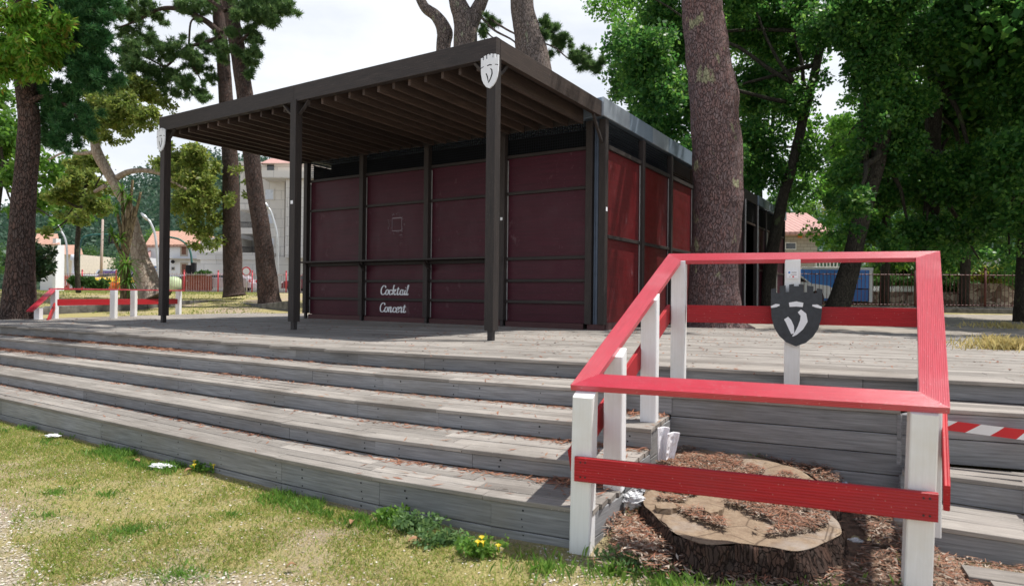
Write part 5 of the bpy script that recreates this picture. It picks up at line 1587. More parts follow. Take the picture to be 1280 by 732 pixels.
for _ in range(9500):
    s = random.random(); t_ = random.random() ** .9
    a = Vector((.40, 3.30, 0)).lerp(Vector((2.15, 2.85, 0)), s); b = Vector((1.26, 4.95, 0)).lerp(Vector((2.62, 4.36, 0)), s); p = a.lerp(b, t_)
    r = math.hypot((p.x - 1.37) / .62, (p.y - 4.03) / .80)
    if r < 1.05 and random.random() > .03: continue
    P3.append((p.x, p.y, ground_z(p.x, p.y) + .015 + .05 * max(0, t_ - .55) + random.random() * .03))
for _ in range(9000):            # needles and chips lying on the stump
    a = random.random() * 6.28; r = math.sqrt(random.random()) * .52
    x = 1.36 + r * math.cos(a); y = 4.03 + r * 1.3 * math.sin(a)
    if patch(x, y, 3.0, 40) + .5 * patch(x, y, 9, 2) > -.08: P3.append((x, y, .156 + .058 * max(0, y - 3.35) + random.random() * .016))
for _ in range(2600):
    x = random.uniform(1.95, 2.75); y = random.uniform(2.75, 3.75)
    if line_t(x, y) < -.03: P3.append((x, y, ground_z(x, y) + .01 + random.random() * .02))
for _ in range(1500):
    a = random.gauss(0, .10); P3.append((.70 + random.gauss(0, .07), 3.62 + random.gauss(0, .2), .05 + random.random() * .05))
scraps('pit_litter', P3, .045, .010, F_chip, 'brown bark chips and dead leaves heaped around the stump')
P3b = [(p[0], p[1], p[2] + .012) for p in P3 if random.random() < .45]
scraps('pit_needles', P3b, .075, .004, F_needle, 'reddish dry needles strewn over the stump and its pit')
P3 = []
for x, y in pts_rand(11000, lambda x, y: line_t(x, y) < -.02 and (x * .5 + y < 2.35 + 1.2 * patch(x, y, 1.1) or random.random() < .09 or (x > .1 and line_t(x, y) > -.7 and random.random() < .6)), (-5, 3, 1.9, 8)): P3.append((x, y, ground_z(x, y)))
scraps('pale_grit', P3, .016, .011, foliage('pale_grit', [(.38, .32, .26), (.62, .56, .48), (.80, .77, .72)], 0, rough=.9), 'pale wood chips and grit on the bare ground of the lawn')

# rubbish
def crumple(name, c, sx, sy, sz, label, cat, m, seed=0, n=26, amp=.35):
    o_ = MB(); c = Vector(c); G = []
    for i in range(n + 1):
        th = math.pi * i / n; row = []
        for j in range(n):
            ph = 2 * math.pi * j / n
            d = Vector((math.sin(th) * math.cos(ph), math.sin(th) * math.sin(ph), math.cos(th)))
            k = 1 + amp * noise.noise(d * 2.2 + Vector((seed, 0, 0))) + amp * .8 * abs(noise.noise(d * 5 + Vector((0, seed, 0))))
            row.append(c + Vector((d.x * sx * k, d.y * sy * k, max(-.9, d.z) * sz * k)))
        G.append(row)
    for i in range(n):
        for j in range(n):
            j2 = (j + 1) % n; o_.face([G[i][j], G[i + 1][j], G[i + 1][j2], G[i][j2]], smooth=False)
    return tag(o_.build(name, m), label, cat)
def foam_piece(px, py, Y, w, h, lean, label, rz=0):
    c = at(px, py, Y); mb = MB(); n = 8; front = []
    for j in range(n + 1):
        row = []
        for i in range(n + 1):
            u = i / n - .5; v = j / n
            x = u * w * (.75 + .35 * v) + lean * v * h; z = v * h
            y = .02 * math.sin(u * 5 + 1) + .014 * noise.noise(Vector((u * 6, v * 6, px)))
            row.append(c + Vector((x * math.cos(rz) , y + x * math.sin(rz), z)))
        front.append(row)
    th = Vector((0, .022, 0))
    for j in range(n):
        for i in range(n):
            mb.face([front[j][i], front[j][i + 1], front[j + 1][i + 1], front[j + 1][i]], smooth=True)
            mb.face([front[j][i] + th, front[j + 1][i] + th, front[j + 1][i + 1] + th, front[j][i + 1] + th], smooth=True)
    for j in range(n):
        mb.face([front[j][0] + th, front[j][0], front[j + 1][0], front[j + 1][0] + th]); mb.face([front[j][n], front[j][n] + th, front[j + 1][n] + th, front[j + 1][n]])
    for i in range(n): mb.face([front[n][i], front[n][i + 1], front[n][i + 1] + th, front[n][i] + th])
    tag(mb.build('foam_offcut', M['foam']), label, 'packaging', 'white foam in the corner of the stump pit')
foam_piece(827, 575, 4.45, .075, .22, .05, 'narrow upright white foam offcut leaning on the step end')
foam_piece(837, 573, 4.42, .085, .17, .16, 'wider leaning white foam offcut in front of the narrow one', .25)
clear = plain('crumpled_plastic', (.62, .64, .66), .25, .8, var=.3, scale=12)
c = on_plane(798, 628, .15); crumple('plastic_bag', c + Vector((-.02, .02, .01)), .055, .045, .035, 'crumpled pale plastic bag beside the stump on its left', 'rubbish', clear, 3, amp=.7)
c = on_plane(806, 612, .17); crumple('torn_wrapper', c, .04, .05, .02, 'torn shiny wrapper touching the left edge of the stump', 'rubbish', clear, 9, amp=.9)
c = on_plane(201, 583, .0); crumple('paper_scrap', c + Vector((0, 0, .008)), .065, .035, .012, 'crumpled white paper on the grass at the step foot', 'rubbish', M['foam'], 5, amp=.8)
c = on_plane(66, 545, .0); crumple('paper_scrap', c + Vector((0, 0, .008)), .05, .03, .010, 'small whitish paper scrap on the grass at the far left', 'rubbish', M['foam'], 8, amp=.8)
c = on_plane(1066, 681, .02); crumple('torn_wrapper', c + Vector((0, 0, .012)), .055, .018, .018, 'curled pale wrapper lying right of the stump', 'rubbish', clear, 6, amp=.8)
c = on_plane(1056, 605, .10); crumple('bottle_top', c + Vector((0, 0, .012)), .018, .012, .008, 'small pale blue scrap in the litter behind the stump', 'rubbish', plain('pale_blue_plastic', (.45, .6, .75), .4), 2, amp=.2)
c = on_plane(518, 678, .0)
def dead_leaf(c, L, rz, label):
    mb = MB(); n = 8; A = []; Bq = []
    for i in range(n + 1):
        t_ = i / n; w = math.sin(math.pi * t_) ** .8 * L * .28; x = (t_ - .5) * L; z = .012 + .012 * math.sin(t_ * 3)
        for s_, l_ in ((1, A), (-1, Bq)):
            y = s_ * w; l_.append(c + Vector((x * math.cos(rz) - y * math.sin(rz), x * math.sin(rz) + y * math.cos(rz), z + abs(y) * .4)))
    ctr = [(a + b) / 2 - Vector((0, 0, .006)) for a, b in zip(A, Bq)]
    for i in range(n):
        mb.face([A[i], ctr[i], ctr[i + 1], A[i + 1]], smooth=True); mb.face([ctr[i], Bq[i], Bq[i + 1], ctr[i + 1]], smooth=True)
    tag(mb.build('dead_leaf', M['brown_leaf']), label, 'leaf', 'fallen leaves on the lawn')
dead_leaf(c, .075, .3, 'tan curled leaf on the grass below the greyish leafy weeds')
dead_leaf(on_plane(170, 578, 0), .08, -.3, 'pale brown leaf on the grass left of the white crumpled paper')
dead_leaf(on_plane(236, 590, 0), .07, .9, 'brown leaf at the step foot right of the white crumpled paper')
dead_leaf(on_plane(440, 655, 0), .06, 1.5, 'small brown leaf on the grass below the step joint')
dead_leaf(on_plane(364, 710, 0), .05, .5, 'small dark leaf near the bottom of the lawn')

# ------------------------------------------------------------------ background: low walls, fences, street
def wall_line(name, pts, h, th, m, label, cat='wall', lift=0):
    mb = MB()
    for i in range(len(pts) - 1):
        a, b = Vector(pts[i]), Vector(pts[i + 1])
        mb.beam(a + Vector((0, 0, h[i] / 2 - .15)), b + Vector((0, 0, h[i + 1] / 2 - .15)), th, h[i] + .3, c=.01)
    return tag(mb.build(name, m), label, cat)
wall_line('low_wall', [at(-20, 396, 16), at(60, 392, 17.4), at(180, 389, 20), at(277, 386, 23.3)], [.16, .2, .30, .36], .3, M['stone_dark'], 'low mossy concrete retaining wall behind the far guard rail')
wall_line('lawn_kerb', [at(277, 379, 24.2), at(330, 383, 20.5), at(372, 378, 19.6)], [.08, .08, .08], .15, M['stone_dark'], 'low stone kerb in the lawn by the leaning dark pine', 'kerb')
wall_line('lawn_kerb', [at(45, 378, 24), at(170, 373, 27)], [.08, .08, .08], .2, M['stone_dark'], 'long low kerb across the lawn above the retaining wall', 'kerb')

def railing(label, A, Bv, h, n_bays, bars, mat_post, mat_bar, post_r=.035, bar_r=.009, base=.12, spike=True, cat='fence'):
    A = Vector(A); Bv = Vector(Bv); o = empty('iron_railing', (A + Bv) / 2, label, cat)
    d = (Bv - A) / n_bays
    for k in range(n_bays + 1):
        p = A + d * k; mb = MB(); mb.tube([p, p + Vector((0, 0, h + .12))], post_r, 8)
        mb.tube([p + Vector((0, 0, h + .12)), p + Vector((0, 0, h + .20))], [post_r * 1.5, .004], 8); mb.build('post', mat_post, o)
    for k in range(n_bays):
        p = A + d * k; mb = MB()
        for z in (base, h - .10): mb.tube([p + Vector((0, 0, z)), p + d + Vector((0, 0, z))], bar_r * 1.5, 4, smooth=False)
        for q in range(1, bars):
            s = p + d * q / bars; hh = h if q % 2 else h - .08
            mb.tube([s + Vector((0, 0, base * .4)), s + Vector((0, 0, hh)), s + Vector((0, 0, hh + .07))], [bar_r, bar_r, .001], 4, smooth=False, cap=False)
        mb.build('bar_panel', mat_bar, o)
    mb = MB(); mb.beam(A + Vector((0, 0, -.05)), Bv + Vector((0, 0, -.05)), .22, .2, c=.01); mb.build('base_kerb', M['stone_dark'], o)
    return o
railing('reddish iron railing with pale bars along the street at the left', at(60, 364.5, 42), at(400, 366.5, 42), 1.25, 8, 14, M['red_iron'], plain('pale_bars', (.35, .27, .27), .5), .045, .014)
kerbR = at(1000, 384, 24.6); kerbR.z = 1.06
railing('dark rusty iron railing with spikes at the back of the yard on the right', Vector((10.2, 25.3, 1.05)), Vector((23.0, 24.6, 1.08)), 1.36, 5, 18, M['iron'], M['iron'], .04, .011)
mb = MB(); mb.beam((10.0, 25.3, .93), (23.4, 24.6, .93), .35, .26, c=.01); tag(mb.build('yard_kerb_wall', M['stone_dark']), 'low concrete kerb wall under the rusty railing', 'wall')
def stone_mat():
    m, t, b = mat('rubble_stone', .95, .15); ob = coords(t)
    v = t.nodes.new('ShaderNodeTexVoronoi'); v.inputs['Scale'].default_value = 4.5; t.links.new(ob, v.inputs['Vector'])
    ve = t.nodes.new('ShaderNodeTexVoronoi'); ve.feature = 'DISTANCE_TO_EDGE'; ve.inputs['Scale'].default_value = 4.5; t.links.new(ob, ve.inputs['Vector'])
    sc = t.nodes.new('ShaderNodeSeparateColor'); t.links.new(v.outputs['Color'], sc.inputs[0])
    c = mixc(t, sc.outputs[0], (.10, .065, .045), (.42, .36, .29)); c = mixc(t, rng_node(t, ve.outputs['Distance'], .0, .06, 1, 0), c, (.045, .035, .03))
    t.links.new(c, b.inputs['Base Color']); bump(t, b, ve.outputs['Distance'], .6, .05); return m
stm = stone_mat()
mb = MB(); mb.beam((11.5, 30.6, 1.35), (26.5, 30.2, 1.35), .4, .78, c=.02); mb.beam((20.5, 30.1, 1.6), (27, 29.9, 1.6), .4, 1.1, c=.02)
tag(mb.build('rubble_wall', stm), 'brown rubble stone wall across the street behind the rusty railing', 'wall')
def pickets(A, Bv, n, h, label):
    A = Vector(A); Bv = Vector(Bv); o = empty('picket_fence', (A + Bv) / 2, label, 'fence'); mb = MB()
    for k in range(n): p = A.lerp(Bv, (k + .5) / n); mb.beam(p, p + Vector((0, 0, h)), .06, .04, up=(0, 1, 0), c=.004)
    mb.build('pickets', M['white'], o)
    mb = MB()
    for z in (.12, h - .15): mb.beam(A + Vector((0, .05, z)), Bv + Vector((0, .05, z)), .03, .07, c=.003)
    mb.build('rails', M['white'], o)
pickets(at(1086, 373, 31), at(1148, 373, 31), 22, .58, 'white picket fence on the rubble wall right of the blue truck')
pickets(at(1222, 373, 31), at(1250, 373, 31), 10, .45, 'short white picket fence on the rubble wall at the right')
pickets(at(1018, 336, 40), at(1062, 336, 40), 10, .7, 'white balustrade beside the tiled house above the blue truck')
def bush(label, blobs, Y, m, ncl=40, nper=50, size=.13, name='hedge'):
    o = empty(name, at(blobs[0][0], blobs[0][1] + blobs[0][2], Y), label, 'bush')
    cs, rs = subclumps(sphere_px(blobs, Y, .4), ncl, (.3, .5)); leaves('foliage', o, cs, rs, nper, size, m)
    mb = MB(); c = at(blobs[0][0], blobs[0][1], Y); mb.tube([(c.x, c.y, ground_z(c.x, c.y)), c], [.06, .03], 6); mb.build('stem', bark_leafy, o)
bush('green hedge trimmed along the white picket fence', [(1095, 354, 7), (1108, 353, 7), (1122, 353, 7), (1136, 353, 7), (1148, 352, 7)], 31.6, F_mid, 60)
bush('dark green hedge behind the rusty railing right of the frame', [(1185, 362, 12), (1200, 364, 12), (1215, 364, 10), (1230, 366, 8), (1172, 362, 10)], 31, F_mid, 90)
bush('yellow-green shrub behind the railing at the far right', [(1215, 345, 10), (1232, 342, 12), (1248, 345, 11), (1262, 342, 12), (1225, 352, 8), (1240, 356, 8)], 32.5, F_yel, 110, 60, .16)
bush('pale green shrub behind the railing next to the yellow-green one', [(1190, 340, 10), (1200, 348, 9), (1180, 346, 10), (1275, 352, 12), (1268, 362, 10)], 33, F_lime, 90, 50, .16)
bush('round green bush behind the white picket fence', [(1090, 340, 9), (1105, 338, 9), (1120, 342, 9), (1134, 335, 9), (1140, 345, 8)], 35, F_mid, 70, 50, .18)
bush('light green bush above the picket fence', [(1100, 325, 10), (1126, 322, 10), (1085, 318, 8), (1145, 325, 9)], 37, F_lime, 60, 50, .2)
bush('big dark bushes filling the view beyond the street on the right', [(1180, 325, 16), (1215, 320, 16), (1250, 325, 18), (1285, 330, 20), (1150, 318, 14)], 40, F_deep, 140, 60, .24)
bush('green shrub beside the street railing at the left', [(95, 350, 6), (104, 352, 6), (112, 353, 5), (122, 354, 5), (130, 355, 5)], 40.5, F_mid, 50, 50, .2)
bush('dark green clipped hedge beside the rusty screen by the apartment building', [(250, 343, 4), (256, 343, 4), (262, 344, 4), (246, 345, 3)], 44.5, F_mid, 30, 40, .2)
o = empty('grass_bank', at(1240, 340, 36), 'pale grey rock outcrop glimpsed through the trees at the right', 'rock')
mb = MB(); G = [[at(1222 + 36 * i / 8, 336 - 14 * math.sin(math.pi * i / 8) * (1 - j / 6) , 38 + j * .5) + Vector((0, 0, .25 * noise.noise(Vector((i * .9, j * .9, 1))))) for i in range(9)] for j in range(7)]
for j in range(6):
    for i in range(8): mb.face([G[j][i], G[j][i + 1], G[j + 1][i + 1], G[j + 1][i]])
for i in range(8): a, b = G[0][i], G[0][i + 1]; mb.face([(a.x, a.y, 1.3), (b.x, b.y, 1.3), b, a])
mb.build('rock_face', plain('pale_rock', (.38, .39, .42), .9, var=.3), o); o.name = 'rock_outcrop'

# vehicles
def car(label, px, py, Y, rz, col, L=4.2, Wd=1.72, H=1.45, name='parked_car', cat='car', group=None, van=False):
    c = at(px, py, Y); c.z = ground_z(c.x, c.y) + .03
    o = empty(name, c, label, cat, group, rz)
    cs_, sn = math.cos(rz), math.sin(rz)
    def Wp(x, y, z): return Vector((c.x + x * cs_ - y * sn, c.y + x * sn + y * cs_, c.z + z))
    paint = plain('car_paint_' + str(len(bpy.data.materials)), col, .25, .7, var=.02)
    h2 = L / 2
    body = [(-h2, .30), (-h2 + .02, .62), (-h2 + .25, .82), (-h2 + .9, .90), (h2 - .8, .92), (h2 - .12, .86), (h2, .60), (h2 - .02, .30)]
    if van: body = [(-h2, .30), (-h2 + .02, .75), (-h2 + .3, .98), (h2, 1.0), (h2, .30)]
    roof = [(-h2 + .95, .88), (-h2 + 1.55, H - .06), (-h2 + 2.0, H), (h2 - 1.1, H), (h2 - .55, H - .10), (h2 - .25, .90)] if not van else [(-h2 + .35, .96), (-h2 + .85, H - .05), (-h2 + 1.1, H), (h2 - .1, H), (h2, .98)]
    def ext(prof, w0, w1, m, nm, wtop=None):
        mb = MB(); zs_ = [z for _, z in prof]; zmin, zmax = min(zs_), max(zs_)
        def wd(z): return w0 + (w1 - w0) * (z - zmin) / (zmax - zmin)
        l = [Wp(x, wd(z) / 2, z) for x, z in prof]; r = [Wp(x, -wd(z) / 2, z) for x, z in prof]
        mb.face(l); mb.face(list(reversed(r)))
        for i in range(len(prof)):
            j = (i + 1) % len(prof); mb.face([r[i], r[j], l[j], l[i]])
        ob = mb.build(nm, m, o); bv = ob.modifiers.new('b', 'BEVEL'); bv.width = .05; bv.segments = 2
        return ob
    ext(body, Wd, Wd * .97, paint, 'body'); ext(roof, Wd * .94, Wd * .78, paint, 'cabin')
    for s in (1, -1):
        mb = MB()
        wr = [(x * .93 if not van else x * .96, z) for x, z in roof]
        zmin = .97; pr = [(wr[0][0] + .12, zmin), (wr[1][0] + .05, H - .14), (wr[-2][0] - .05, H - .16), (wr[-1][0] - .12, zmin)]
        mb.face([Wp(x, s * (Wd * .94 - (Wd * .16) * (z - .88) / (H - .88)) / 2 + s * .012, z) for x, z in (pr if s < 0 else pr[::-1])]); mb.build('side_window', M['glass_dark'], o)
    mb = MB(); a0, a1 = roof[0], roof[1]
    mb.face([Wp(a0[0] + .03, -.70, a0[1] + .05), Wp(a0[0] + .03, .70, a0[1] + .05), Wp(a1[0] - .01, .62, a1[1] - .02), Wp(a1[0] - .01, -.62, a1[1] - .02)]); mb.build('windscreen', M['glass_dark'], o)
    for sx in (-1, 1):
        for sy in (-1, 1):
            q = Wp(sx * (h2 - .78), sy * (Wd / 2 - .09), .31); ax = Vector((-sn, cs_, 0))
            mb = MB(); mb.tube([q - ax * .10, q + ax * .10], .31, 20); w = mb.build('wheel', M['tyre'], o)
            mb = MB(); mb.tube([q + ax * sy * .101, q + ax * sy * .112], [.19, .17], 14); mb.build('rim', M['steel'], w)
    for s in (-1, 1):
        mb = MB(); q = Wp(-h2 + .03, s * .62, .68); q2 = Wp(-h2 - .01, s * .62, .68); mb.beam(q, q2, .34, .16, c=.01); mb.build('headlight', M['lamp_clear'], o)
        mb = MB(); q = Wp(h2 - .06, s * .66, .75); q2 = Wp(h2 + .012, s * .66, .75); mb.beam(q, q2, .22, .18, c=.01); mb.build('tail_light', M['lamp_red'], o)
    return o
g = 'cars along the street beyond the park'
car('white car leftmost in the far row beyond the red railing', 112, 352, 60, .4, (.75, .76, .78), group=g)
car('silver car in the far row between the white car and the blue-roofed van', 128, 352, 62, .2, (.45, .47, .5), group=g)
car('white van with a blue stripe in the far row left of the leaning pale tree', 148, 352, 63, .1, (.72, .75, .82), L=4.8, H=2.0, van=True, group=g)
car('purple car in front of the white van beyond the red railing', 143, 357, 50, .15, (.16, .08, .30), group=g)
car('bright yellow small car low behind the spiky plant', 142, 360, 45.5, 1.3, (.85, .55, .02), L=3.2, H=1.0, group=g)
car('pale pinkish-grey car parked behind the railing between the dark pines and the rusty screen', 278, 363, 45, .03, (.42, .36, .40), H=1.25, group=g) 
car('light grey car by the white house under its upper window', 225, 358, 58, .1, (.55, .57, .60), group=g)
car('dark red car behind the railing right of the leaning dark pine', 392, 362, 48, 0, (.2, .02, .03), group=g)
car('white car parked in front of the blue truck', 972, 383, 28.3, math.pi + .05, (.78, .79, .8), L=4.1)
# rusty screen and orange barrier left of the pavilion
mb = MB(); a = at(228, 364, 44); b = at(264, 364, 44); n = 22
for k in range(n): p = a.lerp(b, k / (n - 1)); mb.beam(p, p + Vector((0, 0, 1.05)), .075, .02, up=(0, 1, 0), c=.002)
tag(mb.build('slatted_screen', plain('rust_brown_slats', (.24, .055, .03), .7)), 'rust-brown slatted screen behind the street railing', 'screen')
mb = MB(); a = at(70, 363, 40.8); b = at(86, 363, 40.8)
for k in range(9): p = a.lerp(b, k / 8); mb.beam(p, p + Vector((0, 0, .95)), .05, .02, up=(0, 1, 0), c=.002)
mb.beam(a + Vector((0, .03, .2)), b + Vector((0, .03, .2)), .02, .06); mb.beam(a + Vector((0, .03, .8)), b + Vector((0, .03, .8)), .02, .06)
tag(mb.build('orange_gate', plain('orange_red_gate', (.55, .09, .05), .6)), 'orange-red slatted gate by the white gatehouse', 'gate')
c = at(147, 360, 43.5); mb = MB(); mb.beam(c + Vector((-.5, 0, 0)), c + Vector((.5, 0, 0)), .35, .55, c=.05); mb.beam(c + Vector((-.35, 0, .28)), c + Vector((.35, 0, .28)), .25, .2, c=.04)
tag(mb.build('plastic_barrier', plain('orange_plastic', (.8, .16, .02), .5)), 'orange plastic road barrier next to the small yellow car', 'barrier')
c = at(217, 362, 44.5); mb = MB(); mb.tube([c + Vector((0, 0, -.2)), c + Vector((0, 0, .3)), c + Vector((0, 0, .65)), c + Vector((0, 0, .85)), c + Vector((0, 0, .9))], [.55, .58, .5, .3, .05], 20)
tag(mb.build('recycling_bell', plain('lime_green_plastic', (.45, .55, .33), .5)), 'pale lime recycling container behind the railing near the white house', 'container')

# blue truck on the right
def truck():
    Y = 30.0; a = at(1001, 379, Y); b = at(1091, 379, Y); z0 = ground_z(a.x, Y)
    o = empty('box_truck', ((a.x + b.x) / 2, Y, z0), 'blue and white curtain-sided truck body parked behind the rusty railing', 'truck')
    def zz(py): return at(1046, py, Y).z
    x0, x1 = a.x, b.x
    mb = MB(); mb.box((x0, Y, zz(360)), (x1 - .12, Y + 2.3, zz(337))); mb.build('upper_side', plain('truck_blue', (.02, .22, .75), .35, var=.08), o)
    mb = MB(); mb.box((x0 + .05, Y + .03, zz(376)), (x1 - .16, Y + 2.25, zz(361.5))); mb.build('lower_side', plain('truck_blue_dark', (.02, .16, .55), .4, var=.08), o)
    mb = MB(); mb.box((x1 - .17, Y - .02, zz(377)), (x1, Y + 2.32, zz(334))); mb.beam((x0, Y - .012, zz(335.5)), (x1 - .17, Y - .012, zz(335.5)), .03, .10, c=.004); mb.build('white_frame', M['white_board'], o)
    for wx in (x0 + .8, x1 - .8):
        mb = MB(); mb.tube([(wx, Y + .1, z0 + .36), (wx, Y + .38, z0 + .36)], .36, 20); mb.build('wheel', M['tyre'], o)
    mb = MB()
    for (u, v_, l) in ((1.9, .62, .5), (2.05, .5, .35), (2.3, .4, .5), (1.7, .45, .12)): mb.beam((x0 + u, Y - .004, zz(360) + v_), (x0 + u + l, Y - .004, zz(360) + v_ + .06), .004, .05, c=0)
    mb.build('worn_lettering', plain('faded_marks', (.28, .24, .34), .6), o)
truck()

# street lamps, traffic lights, pole
def lamp(label, base, pts, r, m, head=True, name='street_lamp', cat='lamp', Y=45):
    o = empty(name, at(*base, Y), label, cat); mb = MB()
    P = [at(x, y, Y) for x, y in pts]; P[0].z = ground_z(P[0].x, P[0].y); PP, Q = smooth_path(P, [r] * len(P), 4); mb.tube(PP, r, 8); mb.build('pole', m, o)
    if head:
        e = P[-1]; d = (P[-1] - P[-2]).normalized(); mb = MB(); mb.tube([e - d * .1, e + d * .25, e + d * .6], [.08, .14, .06], 8); mb.build('lamp_head', M['steel'], o)
    return o, P
lamp('curved grey street lamp between the leaning pale tree and the left pergola post', (198, 366), [(198, 366), (197, 330), (194, 295), (188, 278), (184, 274)], .08, M['steel'])
lamp('curved grey street lamp in front of the apartment building', (348, 366), [(348, 366), (347, 320), (346, 292), (339, 266), (335, 260)], .08, M['steel'])
lamp('pale street lamp beyond the round dark lawn tree', (85, 364), [(85, 364), (84, 320), (82, 300), (76, 288)], .07, M['steel'], Y=50)
def signal(o, c, n=3):
    mb = MB(); mb.beam(c + Vector((0, 0, -.45)), c + Vector((0, 0, .45)), .32, .3, up=(0, 1, 0), c=.02); mb.build('signal_box', M['slot'], o)
o, P = lamp('green traffic light pole with a long curved arm by the white house', (240, 364), [(240, 366), (240, 335), (237, 312), (226, 300), (210, 296)], .07, M['green_paint'], False, 'traffic_light', 'traffic light', 48)
signal(o, at(242, 336, 47.8)); signal(o, at(236, 339, 47.8))
o, P = lamp('traffic light hanging from a horizontal arm left of the spiky plant', (99, 362), [(99, 364), (99, 320), (102, 300), (112, 294), (136, 293)], .07, M['green_paint'], False, 'traffic_light', 'traffic light', 50)
signal(o, at(139.5, 297, 49.9))
mb = MB(); mb.tube([at(126, 360, 46), at(127, 320, 46), at(128.5, 274, 46)], [.10, .09, .07], 8); tag(mb.build('utility_pole', plain('pale_pole', (.42, .34, .30), .8)), 'pale wooden utility pole standing among the parked cars', 'pole')
mb = MB(); c = at(192, 338, 47); mb.beam(c + Vector((-.55, 0, 0)), c + Vector((.55, 0, 0)), .06, .8, c=.02); 
o = tag(mb.build('round_sign', M['white_board']), 'blue and white sign panel beside the curved lamp near the white house', 'sign')
mb = MB()
for z in (-.22, .0, .22): mb.beam(c + Vector((-.4, -.034, z)), c + Vector((.35, -.034, z + .03)), .004, .1, c=0)
mb.tube([c + Vector((0, .1, -1.8)), c + Vector((0, .1, 0))], .04, 6)
q = mb.build('print', M['blue_ink'], o); 
o = empty('no_entry_sign', at(308, 340, 43), 'small round white and red road sign between the two dark pines', 'sign')
c = at(308, 339, 43); mb = MB(); mb.tube([c, c + Vector((0, -.03, 0))], [.30, .30], 20); mb.build('disc', M['red_ink'], o)
mb = MB(); mb.tube([c + Vector((0, -.031, 0)), c + Vector((0, -.036, 0))], [.22, .22], 20); mb.build('face', M['white_board'], o)
mb = MB(); mb.tube([c + Vector((0, .04, 0)), Vector((c.x, c.y + .04, ground_z(c.x, c.y)))], .03, 6); mb.build('pole', M['steel'], o)

# buildings
def tile_mat(name, col):
    m, t, b = mat(name, .85, .2)
    w = t.nodes.new('ShaderNodeTexWave'); w.bands_direction = 'X'; w.inputs['Scale'].default_value = .9; w.inputs['Distortion'].default_value = .3; t.links.new(coords(t), w.inputs['Vector'])
    n = noise_node(t, coords(t), 3, 5); c = mixc(t, rng_node(t, n, .3, .7), tuple(x * .75 for x in col), col); c = mixc(t, rng_node(t, w.outputs['Fac'], .0, .35, .55, 0), c, tuple(x * .35 for x in col))
    t.links.new(c, b.inputs['Base Color']); bump(t, b, w.outputs['Fac'], .6, .06); return m
roofm = tile_mat('terracotta_tiles', (.60, .36, .27)); roofp = tile_mat('pinkish_tiles', (.60, .36, .32))
def course_mat(name, col, s=(1.0, .5), mort=.6):
    m, t, b = mat(name, .85, .2)
    br = t.nodes.new('ShaderNodeTexBrick'); br.inputs['Scale'].default_value = 1; br.inputs['Brick Width'].default_value = s[0]; br.inputs['Row Height'].default_value = s[1]; br.inputs['Mortar Size'].default_value = .02
    br.inputs['Color1'].default_value = (*col, 1); br.inputs['Color2'].default_value = (*[x * .88 for x in col], 1); br.inputs['Mortar'].default_value = (*[x * mort for x in col], 1)
    mp = t.nodes.new('ShaderNodeMapping'); mp.inputs['Rotation'].default_value = (R(90), 0, 0); t.links.new(coords(t), mp.inputs[0]); t.links.new(mp.outputs[0], br.inputs['Vector'])
    t.links.new(br.outputs['Color'], b.inputs['Base Color']); return m
stone_pale = course_mat('pale_stone_cladding', (.74, .71, .66), (2.2, .85)); white_render = plain('white_render', (.74, .77, .82), .8, var=.04, scale=.5)
greybrick = course_mat('greyish_brick', (.40, .38, .34), (.45, .22))

def bx(mb, px0, px1, py0, py1, Y, dep, c=0):
    a = at(px0, py1, Y); b = at(px1, py0, Y); mb.box((a.x, Y, a.z), (b.x, Y + dep, b.z), c=c)
def window(par, px0, px1, py0, py1, Y, fm, gm, fr=.10):
    mb = MB(); a = at(px0, py1, Y); b = at(px1, py0, Y)
    mb.box((a.x - fr, Y - .06, a.z - fr), (b.x + fr, Y - .003, b.z + fr)); w = mb.build('window', fm, par)
    mb = MB(); mb.box((a.x, Y - .075, a.z), (b.x, Y - .062, b.z)); mb.build('pane', gm, w)

# white house with the orange roof
Yh = 66; hs = empty('white_house', at(215, 365, Yh), 'two-storey white house with an orange tiled roof at the left', 'house')
mb = MB(); bx(mb, 184, 252, 308, 368, Yh, 9); mb.build('wall', white_render, hs)
mb = MB(); a = at(181, 306, Yh - .5); b = at(256, 305, Yh - .5); r0 = at(192, 289, Yh + 4.5); r1 = at(250, 288, Yh + 4.5)
mb.face([a, b, r1, r0]); a2 = a + Vector((0, 10, 0)); b2 = b + Vector((0, 10, 0)); mb.face([b2, a2, r0, r1]); mb.face([a2, a, r0]); mb.face([b, b2, r1]); mb.face([a - Vector((0, 0, .2)), a2 - Vector((0, 0, .2)), b2 - Vector((0, 0, .2)), b - Vector((0, 0, .2))]); mb.face([a - Vector((0, 0, .2)), b - Vector((0, 0, .2)), b, a])
mb.build('roof', roofm, hs)
brn = plain('brown_shutter', (.16, .075, .05), .7); sur = plain('stone_surround', (.42, .38, .32), .8)
window(hs, 227.5, 233, 308.5, 318, Yh, sur, brn, .16); window(hs, 227.5, 233, 330, 343, Yh, sur, brn, .16); window(hs, 215, 218, 334, 337, Yh, sur, M['glass_dark'], .04)
mb = MB(); bx(mb, 212, 250, 323, 324.5, Yh - .5, .5); mb.build('ledge', sur, hs)
mb = MB(); mb.tube([at(216, 327, Yh - .5), at(216, 327, Yh - .35)], .18, 12); mb.build('wall_lamp', M['slot'], hs)
hs = empty('lean_to', at(190, 365, Yh - 1), 'low white annexe with a small orange roof left of the white house', 'house')
mb = MB(); bx(mb, 176, 186, 322, 368, Yh - 2, 5); mb.build('wall', white_render, hs)
mb = MB(); mb.face([at(174, 324, Yh - 2.4), at(188, 321, Yh - 2.4), at(189, 308, Yh + 1.5), at(177, 309, Yh + 1.5)]); mb.face([at(174, 325, Yh - 2.4), at(188, 322, Yh - 2.4), at(188, 321, Yh - 2.4), at(174, 324, Yh - 2.4)]); mb.build('roof', roofp, hs)

